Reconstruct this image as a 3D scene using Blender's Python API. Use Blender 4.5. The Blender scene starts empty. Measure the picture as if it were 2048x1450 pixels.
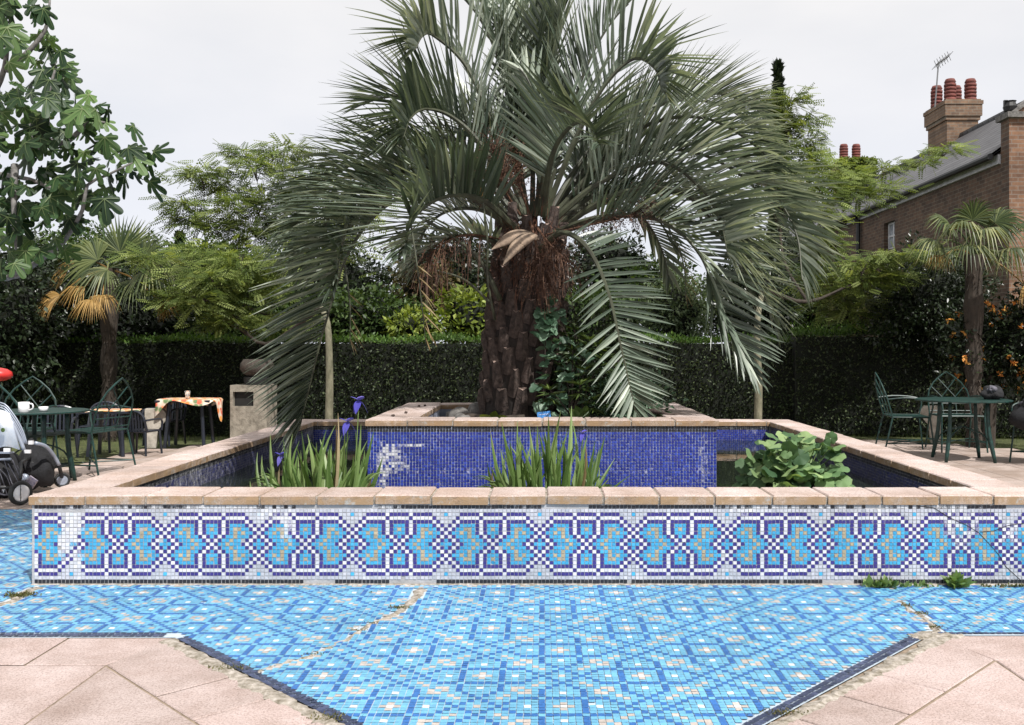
import bpy, math, random
import numpy as np
from mathutils import Vector, Matrix, noise as mnoise
R = math.radians
random.seed(7); RNG = np.random.default_rng(7)
scene = bpy.context.scene
COL = scene.collection

# ------------------------------------------------------------------ camera
F = 1862.0; HX = 1084.0; HY = 698.0; CAMZ = 1.235
cam_d = bpy.data.cameras.new('camera'); cam = bpy.data.objects.new('camera', cam_d); COL.objects.link(cam)
cam.location = (0, 0, CAMZ); cam.rotation_euler = (R(90), 0, 0)
cam_d.sensor_width = 36; cam_d.lens = 36 * F / 2048
cam_d.shift_x = -(HX - 1024) / 2048; cam_d.shift_y = -(725 - HY) / 2048
cam_d.clip_end = 500; cam_d.clip_start = 0.05
scene.camera = cam
# ------------------------------------------------------------------ sky and sun
SUN_DIR = Vector((0.33, -0.50, 0.80)).normalized()
el = math.asin(SUN_DIR.z); az = math.atan2(SUN_DIR.x, SUN_DIR.y)
w = bpy.data.worlds.new("World"); scene.world = w; w.use_nodes = True
nt = w.node_tree; nt.nodes.clear()
out = nt.nodes.new('ShaderNodeOutputWorld'); bg = nt.nodes.new('ShaderNodeBackground')
sky = nt.nodes.new('ShaderNodeTexSky'); sky.sky_type = 'NISHITA'; sky.sun_disc = False
sky.sun_elevation = el; sky.sun_rotation = az
tc = nt.nodes.new('ShaderNodeTexCoord'); mp = nt.nodes.new('ShaderNodeMapping'); mp.inputs['Scale'].default_value = (1, 1, 2.6)
nz = nt.nodes.new('ShaderNodeTexNoise'); nz.inputs['Scale'].default_value = 2.6; nz.inputs['Detail'].default_value = 6; nz.inputs['Roughness'].default_value = .5
cr = nt.nodes.new('ShaderNodeValToRGB'); cr.color_ramp.elements[0].position = .30; cr.color_ramp.elements[1].position = .68
cr.color_ramp.elements[0].color = (.80, .80, .80, 1); cr.color_ramp.elements[1].color = (1, 1, 1, 1)
mx = nt.nodes.new('ShaderNodeMix'); mx.data_type = 'RGBA'
mx.inputs[7].default_value = (8.0, 7.75, 7.75, 1)
nt.links.new(tc.outputs['Generated'], mp.inputs[0]); nt.links.new(mp.outputs[0], nz.inputs['Vector'])
sp_w = nt.nodes.new('ShaderNodeSeparateXYZ'); nt.links.new(tc.outputs['Generated'], sp_w.inputs[0])
gr = nt.nodes.new('ShaderNodeValToRGB'); gr.color_ramp.elements[0].position = .0; gr.color_ramp.elements[1].position = .42
gr.color_ramp.elements[0].color = (.80, .825, .92, 1); gr.color_ramp.elements[1].color = (.90, .88, .86, 1)
sc = nt.nodes.new('ShaderNodeVectorMath'); sc.operation = 'SCALE'; sc.inputs[3].default_value = 10
nt.links.new(sp_w.outputs['Z'], gr.inputs[0]); nt.links.new(gr.outputs[0], sc.inputs[0]); nt.links.new(sc.outputs[0], mx.inputs[7])
nt.links.new(nz.outputs['Fac'], cr.inputs[0]); nt.links.new(cr.outputs[0], mx.inputs[0])
nt.links.new(sky.outputs[0], mx.inputs[6]); nt.links.new(mx.outputs[2], bg.inputs[0])
bg.inputs[1].default_value = 0.1
nt.links.new(bg.outputs[0], out.inputs[0])
sd = bpy.data.lights.new('sun', 'SUN'); sd.energy = 5.0; sd.angle = R(0.8); sd.color = (1.0, .97, .925)
so = bpy.data.objects.new('sun', sd); COL.objects.link(so)
so.rotation_euler = SUN_DIR.to_track_quat('Z', 'Y').to_euler(); so.location = (0, 0, 20)
scene.view_settings.view_transform = 'Standard'; scene.view_settings.look = 'None'
scene.view_settings.exposure = 0.12; scene.view_settings.gamma = 1
scene.render.engine = 'CYCLES'
scene.cycles.max_bounces = 6; scene.cycles.transparent_max_bounces = 8

# ------------------------------------------------------------------ helpers
def P(px, py, Y):
    return Vector(((px - HX) * Y / F, Y, CAMZ - (py - HY) * Y / F))
def PG(px, py, z=0.0):
    Y = F * (CAMZ - z) / (py - HY)
    return P(px, py, Y)
def lerp(a, b, t): return a + (b - a) * t
def catmull(pts, n):
    pts = [Vector(p) for p in pts]
    ext = [pts[0] * 2 - pts[1]] + pts + [pts[-1] * 2 - pts[-2]]
    res = []
    segs = len(pts) - 1
    for i in range(n + 1):
        u = i / n * segs; k = min(int(u), segs - 1); t = u - k
        p0, p1, p2, p3 = ext[k], ext[k + 1], ext[k + 2], ext[k + 3]
        res.append(0.5 * ((2 * p1) + (p2 - p0) * t + (2 * p0 - 5 * p1 + 4 * p2 - p3) * t * t + (3 * p1 - p0 - 3 * p2 + p3) * t ** 3))
    return res

class MB:
    def __init__(s): s.v = []; s.f = []; s.m = []; s.r = []
    def face(s, idx, m=0, r=None): s.f.append(tuple(idx)); s.m.append(m); s.r.append(random.random() if r is None else r)
    def quad(s, a, b, c, d, m=0, r=None):
        n = len(s.v); s.v += [tuple(a), tuple(b), tuple(c), tuple(d)]; s.face((n, n + 1, n + 2, n + 3), m, r)
    def poly(s, pts, m=0, r=None):
        n = len(s.v); s.v += [tuple(p) for p in pts]; s.face(range(n, n + len(pts)), m, r)
    def box(s, c, d, m=0, rot=None, bev=0.0, r=None):
        r = random.random() if r is None else r
        hx, hy, hz = d[0] / 2, d[1] / 2, d[2] / 2
        n = len(s.v)
        if bev <= 0:
            vs = [Vector((sx * hx, sy * hy, sz * hz)) for sz in (-1, 1) for sy in (-1, 1) for sx in (-1, 1)]
            fs = [(0, 2, 3, 1), (4, 5, 7, 6), (0, 1, 5, 4), (2, 6, 7, 3), (0, 4, 6, 2), (1, 3, 7, 5)]
        else:
            b = bev
            vs = []
            for z, k in ((-hz, 1), (-hz + b, 0), (hz - b, 0), (hz, 1)):
                x1, y1 = hx - b * k, hy - b * k
                bb = b
                vs += [Vector(q) for q in ((-x1 + bb, -y1, z), (x1 - bb, -y1, z), (x1, -y1 + bb, z), (x1, y1 - bb, z), (x1 - bb, y1, z), (-x1 + bb, y1, z), (-x1, y1 - bb, z), (-x1, -y1 + bb, z))]
            fs = [tuple(range(7, -1, -1)), tuple(range(24, 32))]
            for L in range(3):
                for i in range(8):
                    j = (i + 1) % 8
                    fs.append((L * 8 + i, L * 8 + j, L * 8 + 8 + j, L * 8 + 8 + i))
        c = Vector(c)
        for q in vs:
            if rot is not None: q = rot @ q
            s.v.append(tuple(q + c))
        for f in fs: s.face([n + i for i in f], m, r)
    def tube(s, pts, rad, seg=6, m=0, cap=True, r=None):
        pts = [Vector(p) for p in pts]; k = len(pts)
        r = random.random() if r is None else r
        if not hasattr(rad, '__len__'): rad = [rad] * k
        n0 = len(s.v); up = None
        for i, p in enumerate(pts):
            t = (pts[min(i + 1, k - 1)] - pts[max(i - 1, 0)])
            if t.length < 1e-9: t = Vector((0, 0, 1))
            t.normalize()
            if up is None:
                up = Vector((0, 0, 1)) if abs(t.z) < .9 else Vector((1, 0, 0))
            a = t.cross(up)
            if a.length < 1e-6: a = t.cross(Vector((0, 1, 0.3)))
            a.normalize(); b = a.cross(t); up = b
            for j in range(seg):
                th = 2 * math.pi * j / seg
                s.v.append(tuple(p + (a * math.cos(th) + b * math.sin(th)) * rad[i]))
        for i in range(k - 1):
            for j in range(seg):
                j2 = (j + 1) % seg
                s.face((n0 + i * seg + j, n0 + (i + 1) * seg + j, n0 + (i + 1) * seg + j2, n0 + i * seg + j2), m, r)
        if cap:
            s.face([n0 + j for j in range(seg)], m, r)
            s.face([n0 + (k - 1) * seg + j for j in reversed(range(seg))], m, r)
    def lathe(s, prof, c=(0, 0, 0), seg=20, m=0, r=None, ax=None):
        c = Vector(c); n0 = len(s.v); k = len(prof)
        r = random.random() if r is None else r
        for (rr, z) in prof:
            for j in range(seg):
                th = 2 * math.pi * j / seg
                q = Vector((rr * math.cos(th), rr * math.sin(th), z))
                if ax is not None: q = ax @ q
                s.v.append(tuple(q + c))
        for i in range(k - 1):
            for j in range(seg):
                j2 = (j + 1) % seg
                s.face((n0 + i * seg + j, n0 + i * seg + j2, n0 + (i + 1) * seg + j2, n0 + (i + 1) * seg + j), m, r)
        s.face([n0 + j for j in reversed(range(seg))], m, r); s.face([n0 + (k - 1) * seg + j for j in range(seg)], m, r)
    def build(s, name, mats, parent=None, smooth=False):
        me = bpy.data.meshes.new(name); me.from_pydata(s.v, [], s.f); me.update()
        if not isinstance(mats, (list, tuple)): mats = [mats]
        for mt in mats: me.materials.append(mt)
        me.polygons.foreach_set('material_index', s.m)
        at = me.attributes.new('rnd', 'FLOAT', 'FACE'); at.data.foreach_set('value', s.r)
        if smooth: me.polygons.foreach_set('use_smooth', [True] * len(s.f))
        o = bpy.data.objects.new(name, me); COL.objects.link(o)
        if parent: o.parent = parent
        return o

def np_mesh(name, V, loops, counts, mats, parent=None, attrs=None, midx=None, smooth=False):
    me = bpy.data.meshes.new(name)
    me.vertices.add(len(V)); me.vertices.foreach_set('co', np.asarray(V, dtype=np.float32).ravel())
    me.loops.add(len(loops)); me.loops.foreach_set('vertex_index', np.asarray(loops, dtype=np.int32))
    me.polygons.add(len(counts))
    st = np.concatenate([[0], np.cumsum(counts)[:-1]]).astype(np.int32)
    me.polygons.foreach_set('loop_start', st)
    if smooth: me.polygons.foreach_set('use_smooth', np.ones(len(counts), dtype=bool))
    if not isinstance(mats, (list, tuple)): mats = [mats]
    for mt in mats: me.materials.append(mt)
    if midx is not None: me.polygons.foreach_set('material_index', np.asarray(midx, dtype=np.int32))
    me.update(calc_edges=True)
    for k, (typ, arr) in (attrs or {}).items():
        at = me.attributes.new(k, typ, 'FACE')
        at.data.foreach_set('color' if typ == 'FLOAT_COLOR' else 'value', np.asarray(arr, dtype=np.float32).ravel())
    o = bpy.data.objects.new(name, me); COL.objects.link(o)
    if parent: o.parent = parent
    return o

def rot_frames(d, roll=None, up=None):
    """d (N,3) unit direction -> matrices with local x = d, z = leaf normal"""
    N = len(d)
    if up is None: up = RNG.normal(size=(N, 3)) * .6 + np.array([0, 0, 1.])
    y = np.cross(up, d); y /= np.linalg.norm(y, axis=1, keepdims=True) + 1e-9
    z = np.cross(d, y)
    return np.stack([d, y, z], axis=2)      # columns

def scatter(name, tv, tf, pos, M, scale, mats, parent=None, rnd=None, tm=None):
    tv = np.asarray(tv, float); N = len(pos); nv = len(tv)
    V = np.einsum('nij,vj->nvi', M, tv) * np.asarray(scale).reshape(-1, 1, 1) + pos[:, None, :]
    lp = np.concatenate([np.asarray(f) for f in tf]); cn = np.array([len(f) for f in tf])
    loops = (lp[None, :] + (np.arange(N) * nv)[:, None]).ravel()
    counts = np.tile(cn, N)
    if rnd is None: rnd = RNG.random(N)
    rr = np.repeat(rnd, len(tf))
    mi = None if tm is None else np.tile(np.asarray(tm), N)
    return np_mesh(name, V.reshape(-1, 3), loops, counts, mats, parent, {'rnd': ('FLOAT', rr)}, mi)

def unit(a): return a / (np.linalg.norm(a, axis=1, keepdims=True) + 1e-9)

def empty(name, loc, rz=0, s=1.0):
    o = bpy.data.objects.new(name, None); COL.objects.link(o); o.location = loc; o.rotation_euler = (0, 0, rz); o.scale = (s, s, s)
    o.empty_display_size = .1
    return o
def tag(o, label=None, cat=None, group=None, kind=None):
    if label: o['label'] = label
    if cat: o['category'] = cat
    if group: o['group'] = group
    if kind: o['kind'] = kind
    return o
def thing(name, label, cat, loc=(0, 0, 0), rz=0, group=None, s=1.0):
    return tag(empty(name, loc, rz, s), label, cat, group)
def copy_tree(o, parent=None):
    c = o.copy(); COL.objects.link(c); c.parent = parent
    for ch in list(o.children): copy_tree(ch, c)
    return c

# ------------------------------------------------------------------ materials
def newmat(name):
    m = bpy.data.materials.new(name); m.use_nodes = True
    n = m.node_tree.nodes; l = m.node_tree.links; b = n['Principled BSDF']
    return m, n, l, b
def ramp(n, l, src, stops):
    r = n.new('ShaderNodeValToRGB')
    while len(r.color_ramp.elements) < len(stops): r.color_ramp.elements.new(.5)
    for e, (p, c) in zip(r.color_ramp.elements, stops): e.position = p; e.color = (*c, 1)
    l.new(src, r.inputs[0]); return r.outputs[0]
def noise_tex(n, l, scale, detail=6, rough=.6, vec=None, stretch=None):
    t = n.new('ShaderNodeTexNoise'); t.inputs['Scale'].default_value = scale; t.inputs['Detail'].default_value = detail; t.inputs['Roughness'].default_value = rough
    c = n.new('ShaderNodeTexCoord'); v = c.outputs['Object']
    if stretch:
        mp = n.new('ShaderNodeMapping'); mp.inputs['Scale'].default_value = stretch; l.new(v, mp.inputs[0]); v = mp.outputs[0]
    l.new(v, t.inputs['Vector']); return t.outputs['Fac']
def mixc(n, l, fac, a, b, mode='MIX'):
    m = n.new('ShaderNodeMix'); m.data_type = 'RGBA'; m.blend_type = mode
    for s, i in ((fac, 0), (a, 6), (b, 7)):
        if isinstance(s, (int, float)): m.inputs[i].default_value = s
        elif isinstance(s, tuple): m.inputs[i].default_value = (*s, 1)
        else: l.new(s, m.inputs[i])
    return m.outputs[2]
def bump(n, l, b, h, strength=.3, dist=.01):
    bp = n.new('ShaderNodeBump'); bp.inputs['Strength'].default_value = strength; bp.inputs['Distance'].default_value = dist
    l.new(h, bp.inputs['Height']); l.new(bp.outputs[0], b.inputs['Normal'])
def attr(n, name): a = n.new('ShaderNodeAttribute'); a.attribute_name = name; return a

def leaf_mat(name, c1, c2, c3=None, trans=.3, rough=.45, spec=.4, nscale=1.2):
    m, n, l, b = newmat(name)
    a = attr(n, 'rnd').outputs['Fac']
    stops = [(0.05, c1), (.55, c2)] + ([(1.0, c3)] if c3 else [])
    col = ramp(n, l, a, stops)
    nf = noise_tex(n, l, nscale, 3)
    dk = ramp(n, l, nf, [(.3, (.55, .55, .55)), (.7, (1.15, 1.15, 1.15))])
    col = mixc(n, l, 1.0, col, dk, 'MULTIPLY')
    l.new(col, b.inputs['Base Color']); b.inputs['Roughness'].default_value = rough; b.inputs['Specular IOR Level'].default_value = spec
    if trans > 0:
        tr = n.new('ShaderNodeBsdfTranslucent'); l.new(mixc(n, l, 1.0, col, (1.25, 1.2, .6), 'MULTIPLY'), tr.inputs[0])
        ms = n.new('ShaderNodeMixShader'); ms.inputs[0].default_value = trans
        l.new(b.outputs[0], ms.inputs[1]); l.new(tr.outputs[0], ms.inputs[2]); l.new(ms.outputs[0], n['Material Output'].inputs[0])
    return m
def simple(name, c1, c2=None, scale=8, rough=.6, metal=0, bmp=0, bs=40, detail=6, spec=.5, stretch=None, c3=None):
    m, n, l, b = newmat(name)
    c2 = c2 or tuple(x * .7 for x in c1)
    f = noise_tex(n, l, scale, detail, .65, stretch=stretch)
    st = [(.32, c2), (.62, c1)] + ([(.8, c3)] if c3 else [])
    l.new(ramp(n, l, f, st), b.inputs['Base Color'])
    b.inputs['Roughness'].default_value = rough; b.inputs['Metallic'].default_value = metal; b.inputs['Specular IOR Level'].default_value = spec
    if bmp: bump(n, l, b, noise_tex(n, l, bs, 5, stretch=stretch), bmp, .01)
    return m

def m_tile():
    m, n, l, b = newmat('mosaic_tile')
    c = attr(n, 'tile').outputs['Color']; st = attr(n, 'stain').outputs['Fac']; rn = attr(n, 'rnd').outputs['Fac']
    v = ramp(n, l, rn, [(0, (.90, .90, .90)), (1, (1.07, 1.07, 1.07))])
    c = mixc(n, l, 1.0, c, v, 'MULTIPLY')
    mo = ramp(n, l, noise_tex(n, l, 90, 5), [(.3, (.86, .86, .86)), (.7, (1.1, 1.1, 1.1))])
    c = mixc(n, l, 1.0, c, mo, 'MULTIPLY')
    di = ramp(n, l, noise_tex(n, l, 1.7, 6), [(.35, (.86, .87, .86)), (.62, (1.04, 1.04, 1.04))])
    c = mixc(n, l, 1.0, c, di, 'MULTIPLY')
    nf = noise_tex(n, l, 34, 8, .85, stretch=(1, 1, .45))
    ad = n.new('ShaderNodeMath'); ad.operation = 'ADD'; l.new(nf, ad.inputs[0]); l.new(st, ad.inputs[1])
    mk = ramp(n, l, ad.outputs[0], [(.80, (0, 0, 0)), (1.22, (.86, .86, .86))])
    c = mixc(n, l, mk, c, (.66, .66, .68))
    l.new(c, b.inputs['Base Color'])
    rr = n.new('ShaderNodeMath'); rr.operation = 'MULTIPLY_ADD'; l.new(mk, rr.inputs[0]); rr.inputs[1].default_value = .45; rr.inputs[2].default_value = .38
    l.new(rr.outputs[0], b.inputs['Roughness'])
    bump(n, l, b, noise_tex(n, l, 160, 4), .25, .004)
    return m
M = {}
M['tile'] = m_tile()
M['grout'] = simple('grout', (.42, .42, .44), (.30, .30, .30), 14, .9, bmp=.4, bs=120)
M['grout_floor'] = simple('grout_floor', (.50, .58, .66), (.36, .42, .48), 6, .9, bmp=.4, bs=120)
M['grout_dark'] = simple('grout_dark', (.42, .46, .58), (.16, .18, .22), 5, .9)
M['mortar'] = simple('mortar', (.46, .41, .36), (.13, .11, .07), 30, .95, bmp=.9, bs=90, c3=(.58, .55, .52))
def m_stone(name, a, b2, stain, speck):
    m, n, l, b = newmat(name)
    rn = attr(n, 'rnd').outputs['Fac']
    base = ramp(n, l, rn, [(0, a), (1, b2)])
    sp = ramp(n, l, noise_tex(n, l, 120, 4, .85), [(.36, (.55, .52, .50)), (.5, (1, 1, 1)), (.66, (1.2, 1.18, 1.17))])
    base = mixc(n, l, speck, base, mixc(n, l, 1.0, base, sp, 'MULTIPLY'))
    st = ramp(n, l, noise_tex(n, l, 3.2, 8, .7), [(.42, (0, 0, 0)), (.66, (1, 1, 1))])
    base = mixc(n, l, st, base, mixc(n, l, 1.0, base, stain, 'MULTIPLY'))
    big = ramp(n, l, noise_tex(n, l, .9, 9, .72), [(.36, (.70, .67, .63)), (.58, (1.05, 1.05, 1.05))]); base = mixc(n, l, 1.0, base, big, 'MULTIPLY')
    l.new(base, b.inputs['Base Color']); b.inputs['Roughness'].default_value = .9; b.inputs['Specular IOR Level'].default_value = .2
    bump(n, l, b, noise_tex(n, l, 120, 5), .35, .006)
    return m, n, l, b, base
M['coping'] = m_stone('coping_stone', (.60, .505, .48), (.50, .415, .39), (.82, .75, .68), 1.0)[0]
# weathered faces: blotches of ochre and grey lichen
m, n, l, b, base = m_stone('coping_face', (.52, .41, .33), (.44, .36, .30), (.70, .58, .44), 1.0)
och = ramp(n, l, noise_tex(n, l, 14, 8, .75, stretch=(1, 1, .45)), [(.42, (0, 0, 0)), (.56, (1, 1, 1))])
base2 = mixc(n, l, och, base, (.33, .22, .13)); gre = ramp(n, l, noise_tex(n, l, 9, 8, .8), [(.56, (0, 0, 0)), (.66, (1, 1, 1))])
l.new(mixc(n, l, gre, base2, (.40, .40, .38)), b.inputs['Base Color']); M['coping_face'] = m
M['paving'] = m_stone('paving_slab', (.50, .405, .385), (.405, .335, .315), (.80, .76, .73), 1.0)[0]
M['terrace'] = m_stone('terrace_paving', (.46, .385, .35), (.42, .35, .32), (.78, .72, .66), .9)[0]
M['joint'] = simple('joint_sand', (.30, .23, .17), (.17, .13, .09), 16, .95, bmp=.5)
M['soil'] = simple('soil', (.050, .035, .026), (.018, .013, .010), 22, .95, bmp=1.0, bs=50)
M['earth'] = simple('earth', (.09, .10, .035), (.035, .045, .015), 5, .95, bmp=1.0, bs=40)
M['concrete'] = simple('concrete', (.46, .42, .36), (.22, .20, .165), 12, .9, bmp=.6, bs=90)
M['concrete_shaded'] = simple('shaded_concrete', (.30, .27, .22), (.13, .115, .09), 14, .95, bmp=.8, bs=70)  # same concrete darkened: the bin's partial shade is put into the colour
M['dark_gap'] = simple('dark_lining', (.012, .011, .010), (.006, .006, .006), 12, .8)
M['green_metal'] = simple('green_painted_iron', (.010, .048, .040), (.004, .016, .014), 25, .45)
M['dark_plastic'] = simple('dark_plastic', (.020, .024, .036), (.012, .015, .022), 6, .30)
M['black_cloth'] = simple('black_cloth', (.012, .012, .015), (.005, .005, .006), 20, .85, bmp=.5, bs=60)
M['grey_cloth'] = simple('grey_cloth', (.13, .125, .15), (.08, .08, .10), 40, .9)
M['white_cloth'] = simple('white_cloth', (.80, .82, .85), (.66, .70, .78), 9, .95, spec=.1)
M['grey_tube'] = simple('grey_tube', (.38, .42, .50), (.28, .31, .38), 9, .35, metal=.3)
M['rubber'] = simple('rubber', (.03, .03, .03), (.015, .015, .015), 9, .8)
M['ceramic'] = simple('white_ceramic', (.80, .79, .80), (.74, .73, .74), 4, .25)
M['red'] = simple('red_rubber', (.62, .035, .03), (.5, .025, .025), 4, .4)
M['blue_plastic'] = simple('blue_plastic', (.03, .20, .52), (.02, .15, .42), 6, .4)
M['bark_pale'] = simple('pale_bark', (.22, .205, .14), (.085, .085, .05), 22, .9, bmp=.7, stretch=(1, 1, .3))
M['bark_dark'] = simple('dark_bark', (.055, .042, .032), (.022, .018, .014), 14, .95, bmp=.8, stretch=(1, 1, .3))
M['bark_fig'] = simple('grey_bark', (.20, .19, .18), (.09, .085, .08), 30, .85, bmp=.5)
M['palm_trunk'] = simple('palm_trunk_fibre', (.030, .022, .019), (.010, .008, .007), 24, .95, bmp=1.0, bs=60, stretch=(1, 1, .35))
M['boot_cut'] = simple('leaf_base_cut', (.46, .34, .29), (.22, .15, .12), 30, .85)
M['boot'] = simple('leaf_base', (.090, .064, .054), (.022, .016, .014), 26, .9, bmp=.8, bs=70)
M['petiole'] = simple('petiole', (.075, .085, .050), (.030, .028, .020), 10, .55, stretch=(1, 1, .5))
M['spathe'] = simple('spathe_wood', (.34, .25, .18), (.10, .075, .06), 16, .85, bmp=.6, bs=40, c3=(.46, .37, .30))
M['fruit'] = leaf_mat('fruit_strands', (.05, .024, .016), (.10, .046, .028), (.18, .095, .055), 0, .7)
M['hair'] = simple('trunk_fibre', (.14, .06, .035), (.05, .025, .018), 30, .95)
M['palm_leaf'] = leaf_mat('palm_leaflet', (.048, .072, .048), (.175, .222, .168), (.50, .55, .46), .22, .34, .5, 1.6)  # end stops paint dark fronds and sunlit highlights into the leaf colour
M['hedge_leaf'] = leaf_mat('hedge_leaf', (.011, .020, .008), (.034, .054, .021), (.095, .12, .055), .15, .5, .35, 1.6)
M['hedge_top'] = leaf_mat('hedge_skylit_growth', (.05, .11, .018), (.09, .18, .03), (.15, .25, .05), .3, .5)  # top growth; sky light on the hedge top is painted into this paler green
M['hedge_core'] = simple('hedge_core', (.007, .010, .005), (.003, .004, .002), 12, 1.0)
M['fig_leaf'] = leaf_mat('fig_leaf', (.010, .030, .010), (.035, .080, .026), (.13, .22, .07), .25, .48, .3, 2.5)
M['locust_leaf'] = leaf_mat('locust_leaf', (.075, .115, .028), (.165, .22, .055), (.32, .38, .13), .4, .55, .25)
M['dark_leaf'] = leaf_mat('dark_leaf', (.008, .015, .007), (.018, .032, .012), (.045, .07, .028), .15, .38, .6)
M['mid_leaf'] = leaf_mat('mid_leaf', (.026, .052, .016), (.055, .10, .026), (.11, .17, .045), .3, .5)
M['olive_leaf'] = leaf_mat('olive_leaf', (.07, .11, .055), (.13, .18, .09), (.22, .28, .15), .25, .5)
M['yellow_leaf'] = leaf_mat('yellow_leaf', (.09, .13, .02), (.20, .27, .04), (.34, .40, .09), .35, .5)
M['brown_leaf'] = leaf_mat('brown_leaf', (.035, .035, .015), (.085, .075, .028), (.16, .13, .05), .25, .6)
M['orange_leaf'] = leaf_mat('orange_leaf', (.15, .09, .022), (.26, .13, .04), (.32, .19, .06), .3, .6)
M['fan_green'] = leaf_mat('fan_leaf', (.025, .045, .014), (.07, .10, .028), (.17, .20, .07), .25, .5, .35)
M['fan_pale'] = leaf_mat('fan_leaf_pale', (.045, .070, .022), (.12, .15, .05), (.33, .34, .15), .25, .42, .5)
M['fan_old'] = leaf_mat('fan_leaf_old', (.20, .12, .03), (.42, .25, .07), (.58, .38, .14), .3, .6)
M['iris_leaf'] = leaf_mat('iris_leaf', (.08, .15, .035), (.17, .28, .075), (.32, .43, .17), .3, .45)
M['dry_leaf'] = leaf_mat('dry_leaf', (.22, .15, .07), (.36, .27, .15), (.45, .36, .22), .2, .8)
M['violet'] = leaf_mat('iris_petal', (.07, .06, .42), (.12, .11, .55), (.26, .22, .62), .3, .6)
M['water_leaf'] = leaf_mat('marsh_leaf', (.055, .12, .055), (.16, .28, .12), (.34, .46, .20), .3, .6, .3)
M['vine_leaf'] = leaf_mat('vine_leaf', (.04, .09, .05), (.14, .25, .16), (.27, .40, .28), .25, .45)
M['whorl_leaf'] = leaf_mat('whorl_leaf', (.022, .045, .015), (.05, .085, .022), (.13, .19, .04), .25, .5)
M['flower_orange'] = leaf_mat('orange_flower', (.55, .16, .03), (.70, .30, .06), (.78, .45, .12), .2, .7)
M['grass'] = leaf_mat('grass_blade', (.07, .12, .02), (.14, .21, .045), (.28, .33, .11), .3, .6)
M['moss'] = leaf_mat('weed_leaf', (.07, .08, .02), (.14, .14, .045), (.25, .21, .09), .25, .7)
M['slate'] = None
def m_brick(name, axis, c1, c2, mortar):
    m, n, l, b = newmat(name)
    t = n.new('ShaderNodeTexCoord'); s = n.new('ShaderNodeSeparateXYZ'); c = n.new('ShaderNodeCombineXYZ')
    l.new(t.outputs['Object'], s.inputs[0]); l.new(s.outputs[axis], c.inputs[0]); l.new(s.outputs['Z'], c.inputs[1])
    br = n.new('ShaderNodeTexBrick'); l.new(c.outputs[0], br.inputs['Vector'])
    br.inputs['Color1'].default_value = (*c1, 1); br.inputs['Color2'].default_value = (*c2, 1); br.inputs['Mortar'].default_value = (*mortar, 1)
    br.inputs['Scale'].default_value = 1; br.inputs['Brick Width'].default_value = .225; br.inputs['Row Height'].default_value = .075
    br.inputs['Mortar Size'].default_value = .008; br.inputs['Bias'].default_value = -.1
    nz = ramp(n, l, noise_tex(n, l, 1.3, 8, .7), [(.3, (.6, .58, .58)), (.7, (1.15, 1.12, 1.1))])
    n2 = ramp(n, l, noise_tex(n, l, 9, 4, .7), [(.3, (.75, .72, .72)), (.7, (1.2, 1.2, 1.2))])
    col = mixc(n, l, 1.0, mixc(n, l, 1.0, br.outputs['Color'], nz, 'MULTIPLY'), n2, 'MULTIPLY')
    l.new(col, b.inputs['Base Color']); b.inputs['Roughness'].default_value = .9
    bump(n, l, b, br.outputs['Fac'], -.6, .01)
    return m
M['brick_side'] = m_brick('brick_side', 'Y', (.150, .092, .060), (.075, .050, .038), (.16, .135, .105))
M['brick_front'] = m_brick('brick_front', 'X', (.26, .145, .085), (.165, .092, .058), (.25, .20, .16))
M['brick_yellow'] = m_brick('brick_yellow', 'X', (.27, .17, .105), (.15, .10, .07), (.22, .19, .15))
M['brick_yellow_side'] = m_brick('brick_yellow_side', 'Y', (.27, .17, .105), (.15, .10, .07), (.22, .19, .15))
def m_slate():
    m, n, l, b = newmat('roof_slate')
    t = n.new('ShaderNodeTexCoord'); s = n.new('ShaderNodeSeparateXYZ'); c = n.new('ShaderNodeCombineXYZ')
    l.new(t.outputs['Object'], s.inputs[0]); l.new(s.outputs['Y'], c.inputs[0]); l.new(s.outputs['Z'], c.inputs[1])
    br = n.new('ShaderNodeTexBrick'); l.new(c.outputs[0], br.inputs['Vector'])
    br.inputs['Color1'].default_value = (.115, .115, .125, 1); br.inputs['Color2'].default_value = (.085, .085, .095, 1); br.inputs['Mortar'].default_value = (.03, .03, .03, 1)
    br.inputs['Scale'].default_value = 1; br.inputs['Brick Width'].default_value = .28; br.inputs['Row Height'].default_value = .125; br.inputs['Mortar Size'].default_value = .016
    col = mixc(n, l, 1.0, br.outputs['Color'], ramp(n, l, noise_tex(n, l, 2.2, 7), [(.3, (.7, .7, .7)), (.7, (1.3, 1.28, 1.25))]), 'MULTIPLY')
    l.new(col, b.inputs['Base Color']); b.inputs['Roughness'].default_value = .6
    bump(n, l, b, br.outputs['Fac'], -.8, .02)
    return m
M['slate'] = m_slate()
M['white_paint'] = simple('white_paint', (.62, .62, .64), (.42, .42, .43), 7, .6)
M['terracotta'] = simple('terracotta', (.20, .055, .042), (.085, .030, .026), 9, .8)
M['black_iron'] = simple('black_iron', (.02, .02, .022), (.01, .01, .01), 9, .5)
M['aerial'] = simple('aerial_metal', (.25, .25, .25), (.18, .18, .18), 9, .4, metal=.8)
M['window_glass'] = simple('window_glass', (.42, .45, .50), (.10, .11, .13), 3, .2)
M['stone_grey'] = simple('field_stone', (.20, .19, .18), (.07, .065, .06), 14, .9, bmp=.8, bs=30)
M['stone_brown'] = simple('brown_pot', (.07, .055, .045), (.02, .016, .013), 40, .9, bmp=1, bs=30)
M['tin'] = simple('can_metal', (.45, .50, .52), (.22, .26, .28), 20, .3, metal=.7)
M['violet_print'] = simple('violet_paper', (.20, .14, .38), (.35, .3, .5), 20, .5)
M['print_paper'] = simple('printed_paper', (.42, .36, .40), (.12, .11, .20), 45, .5, c3=(.5, .36, .18))
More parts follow.
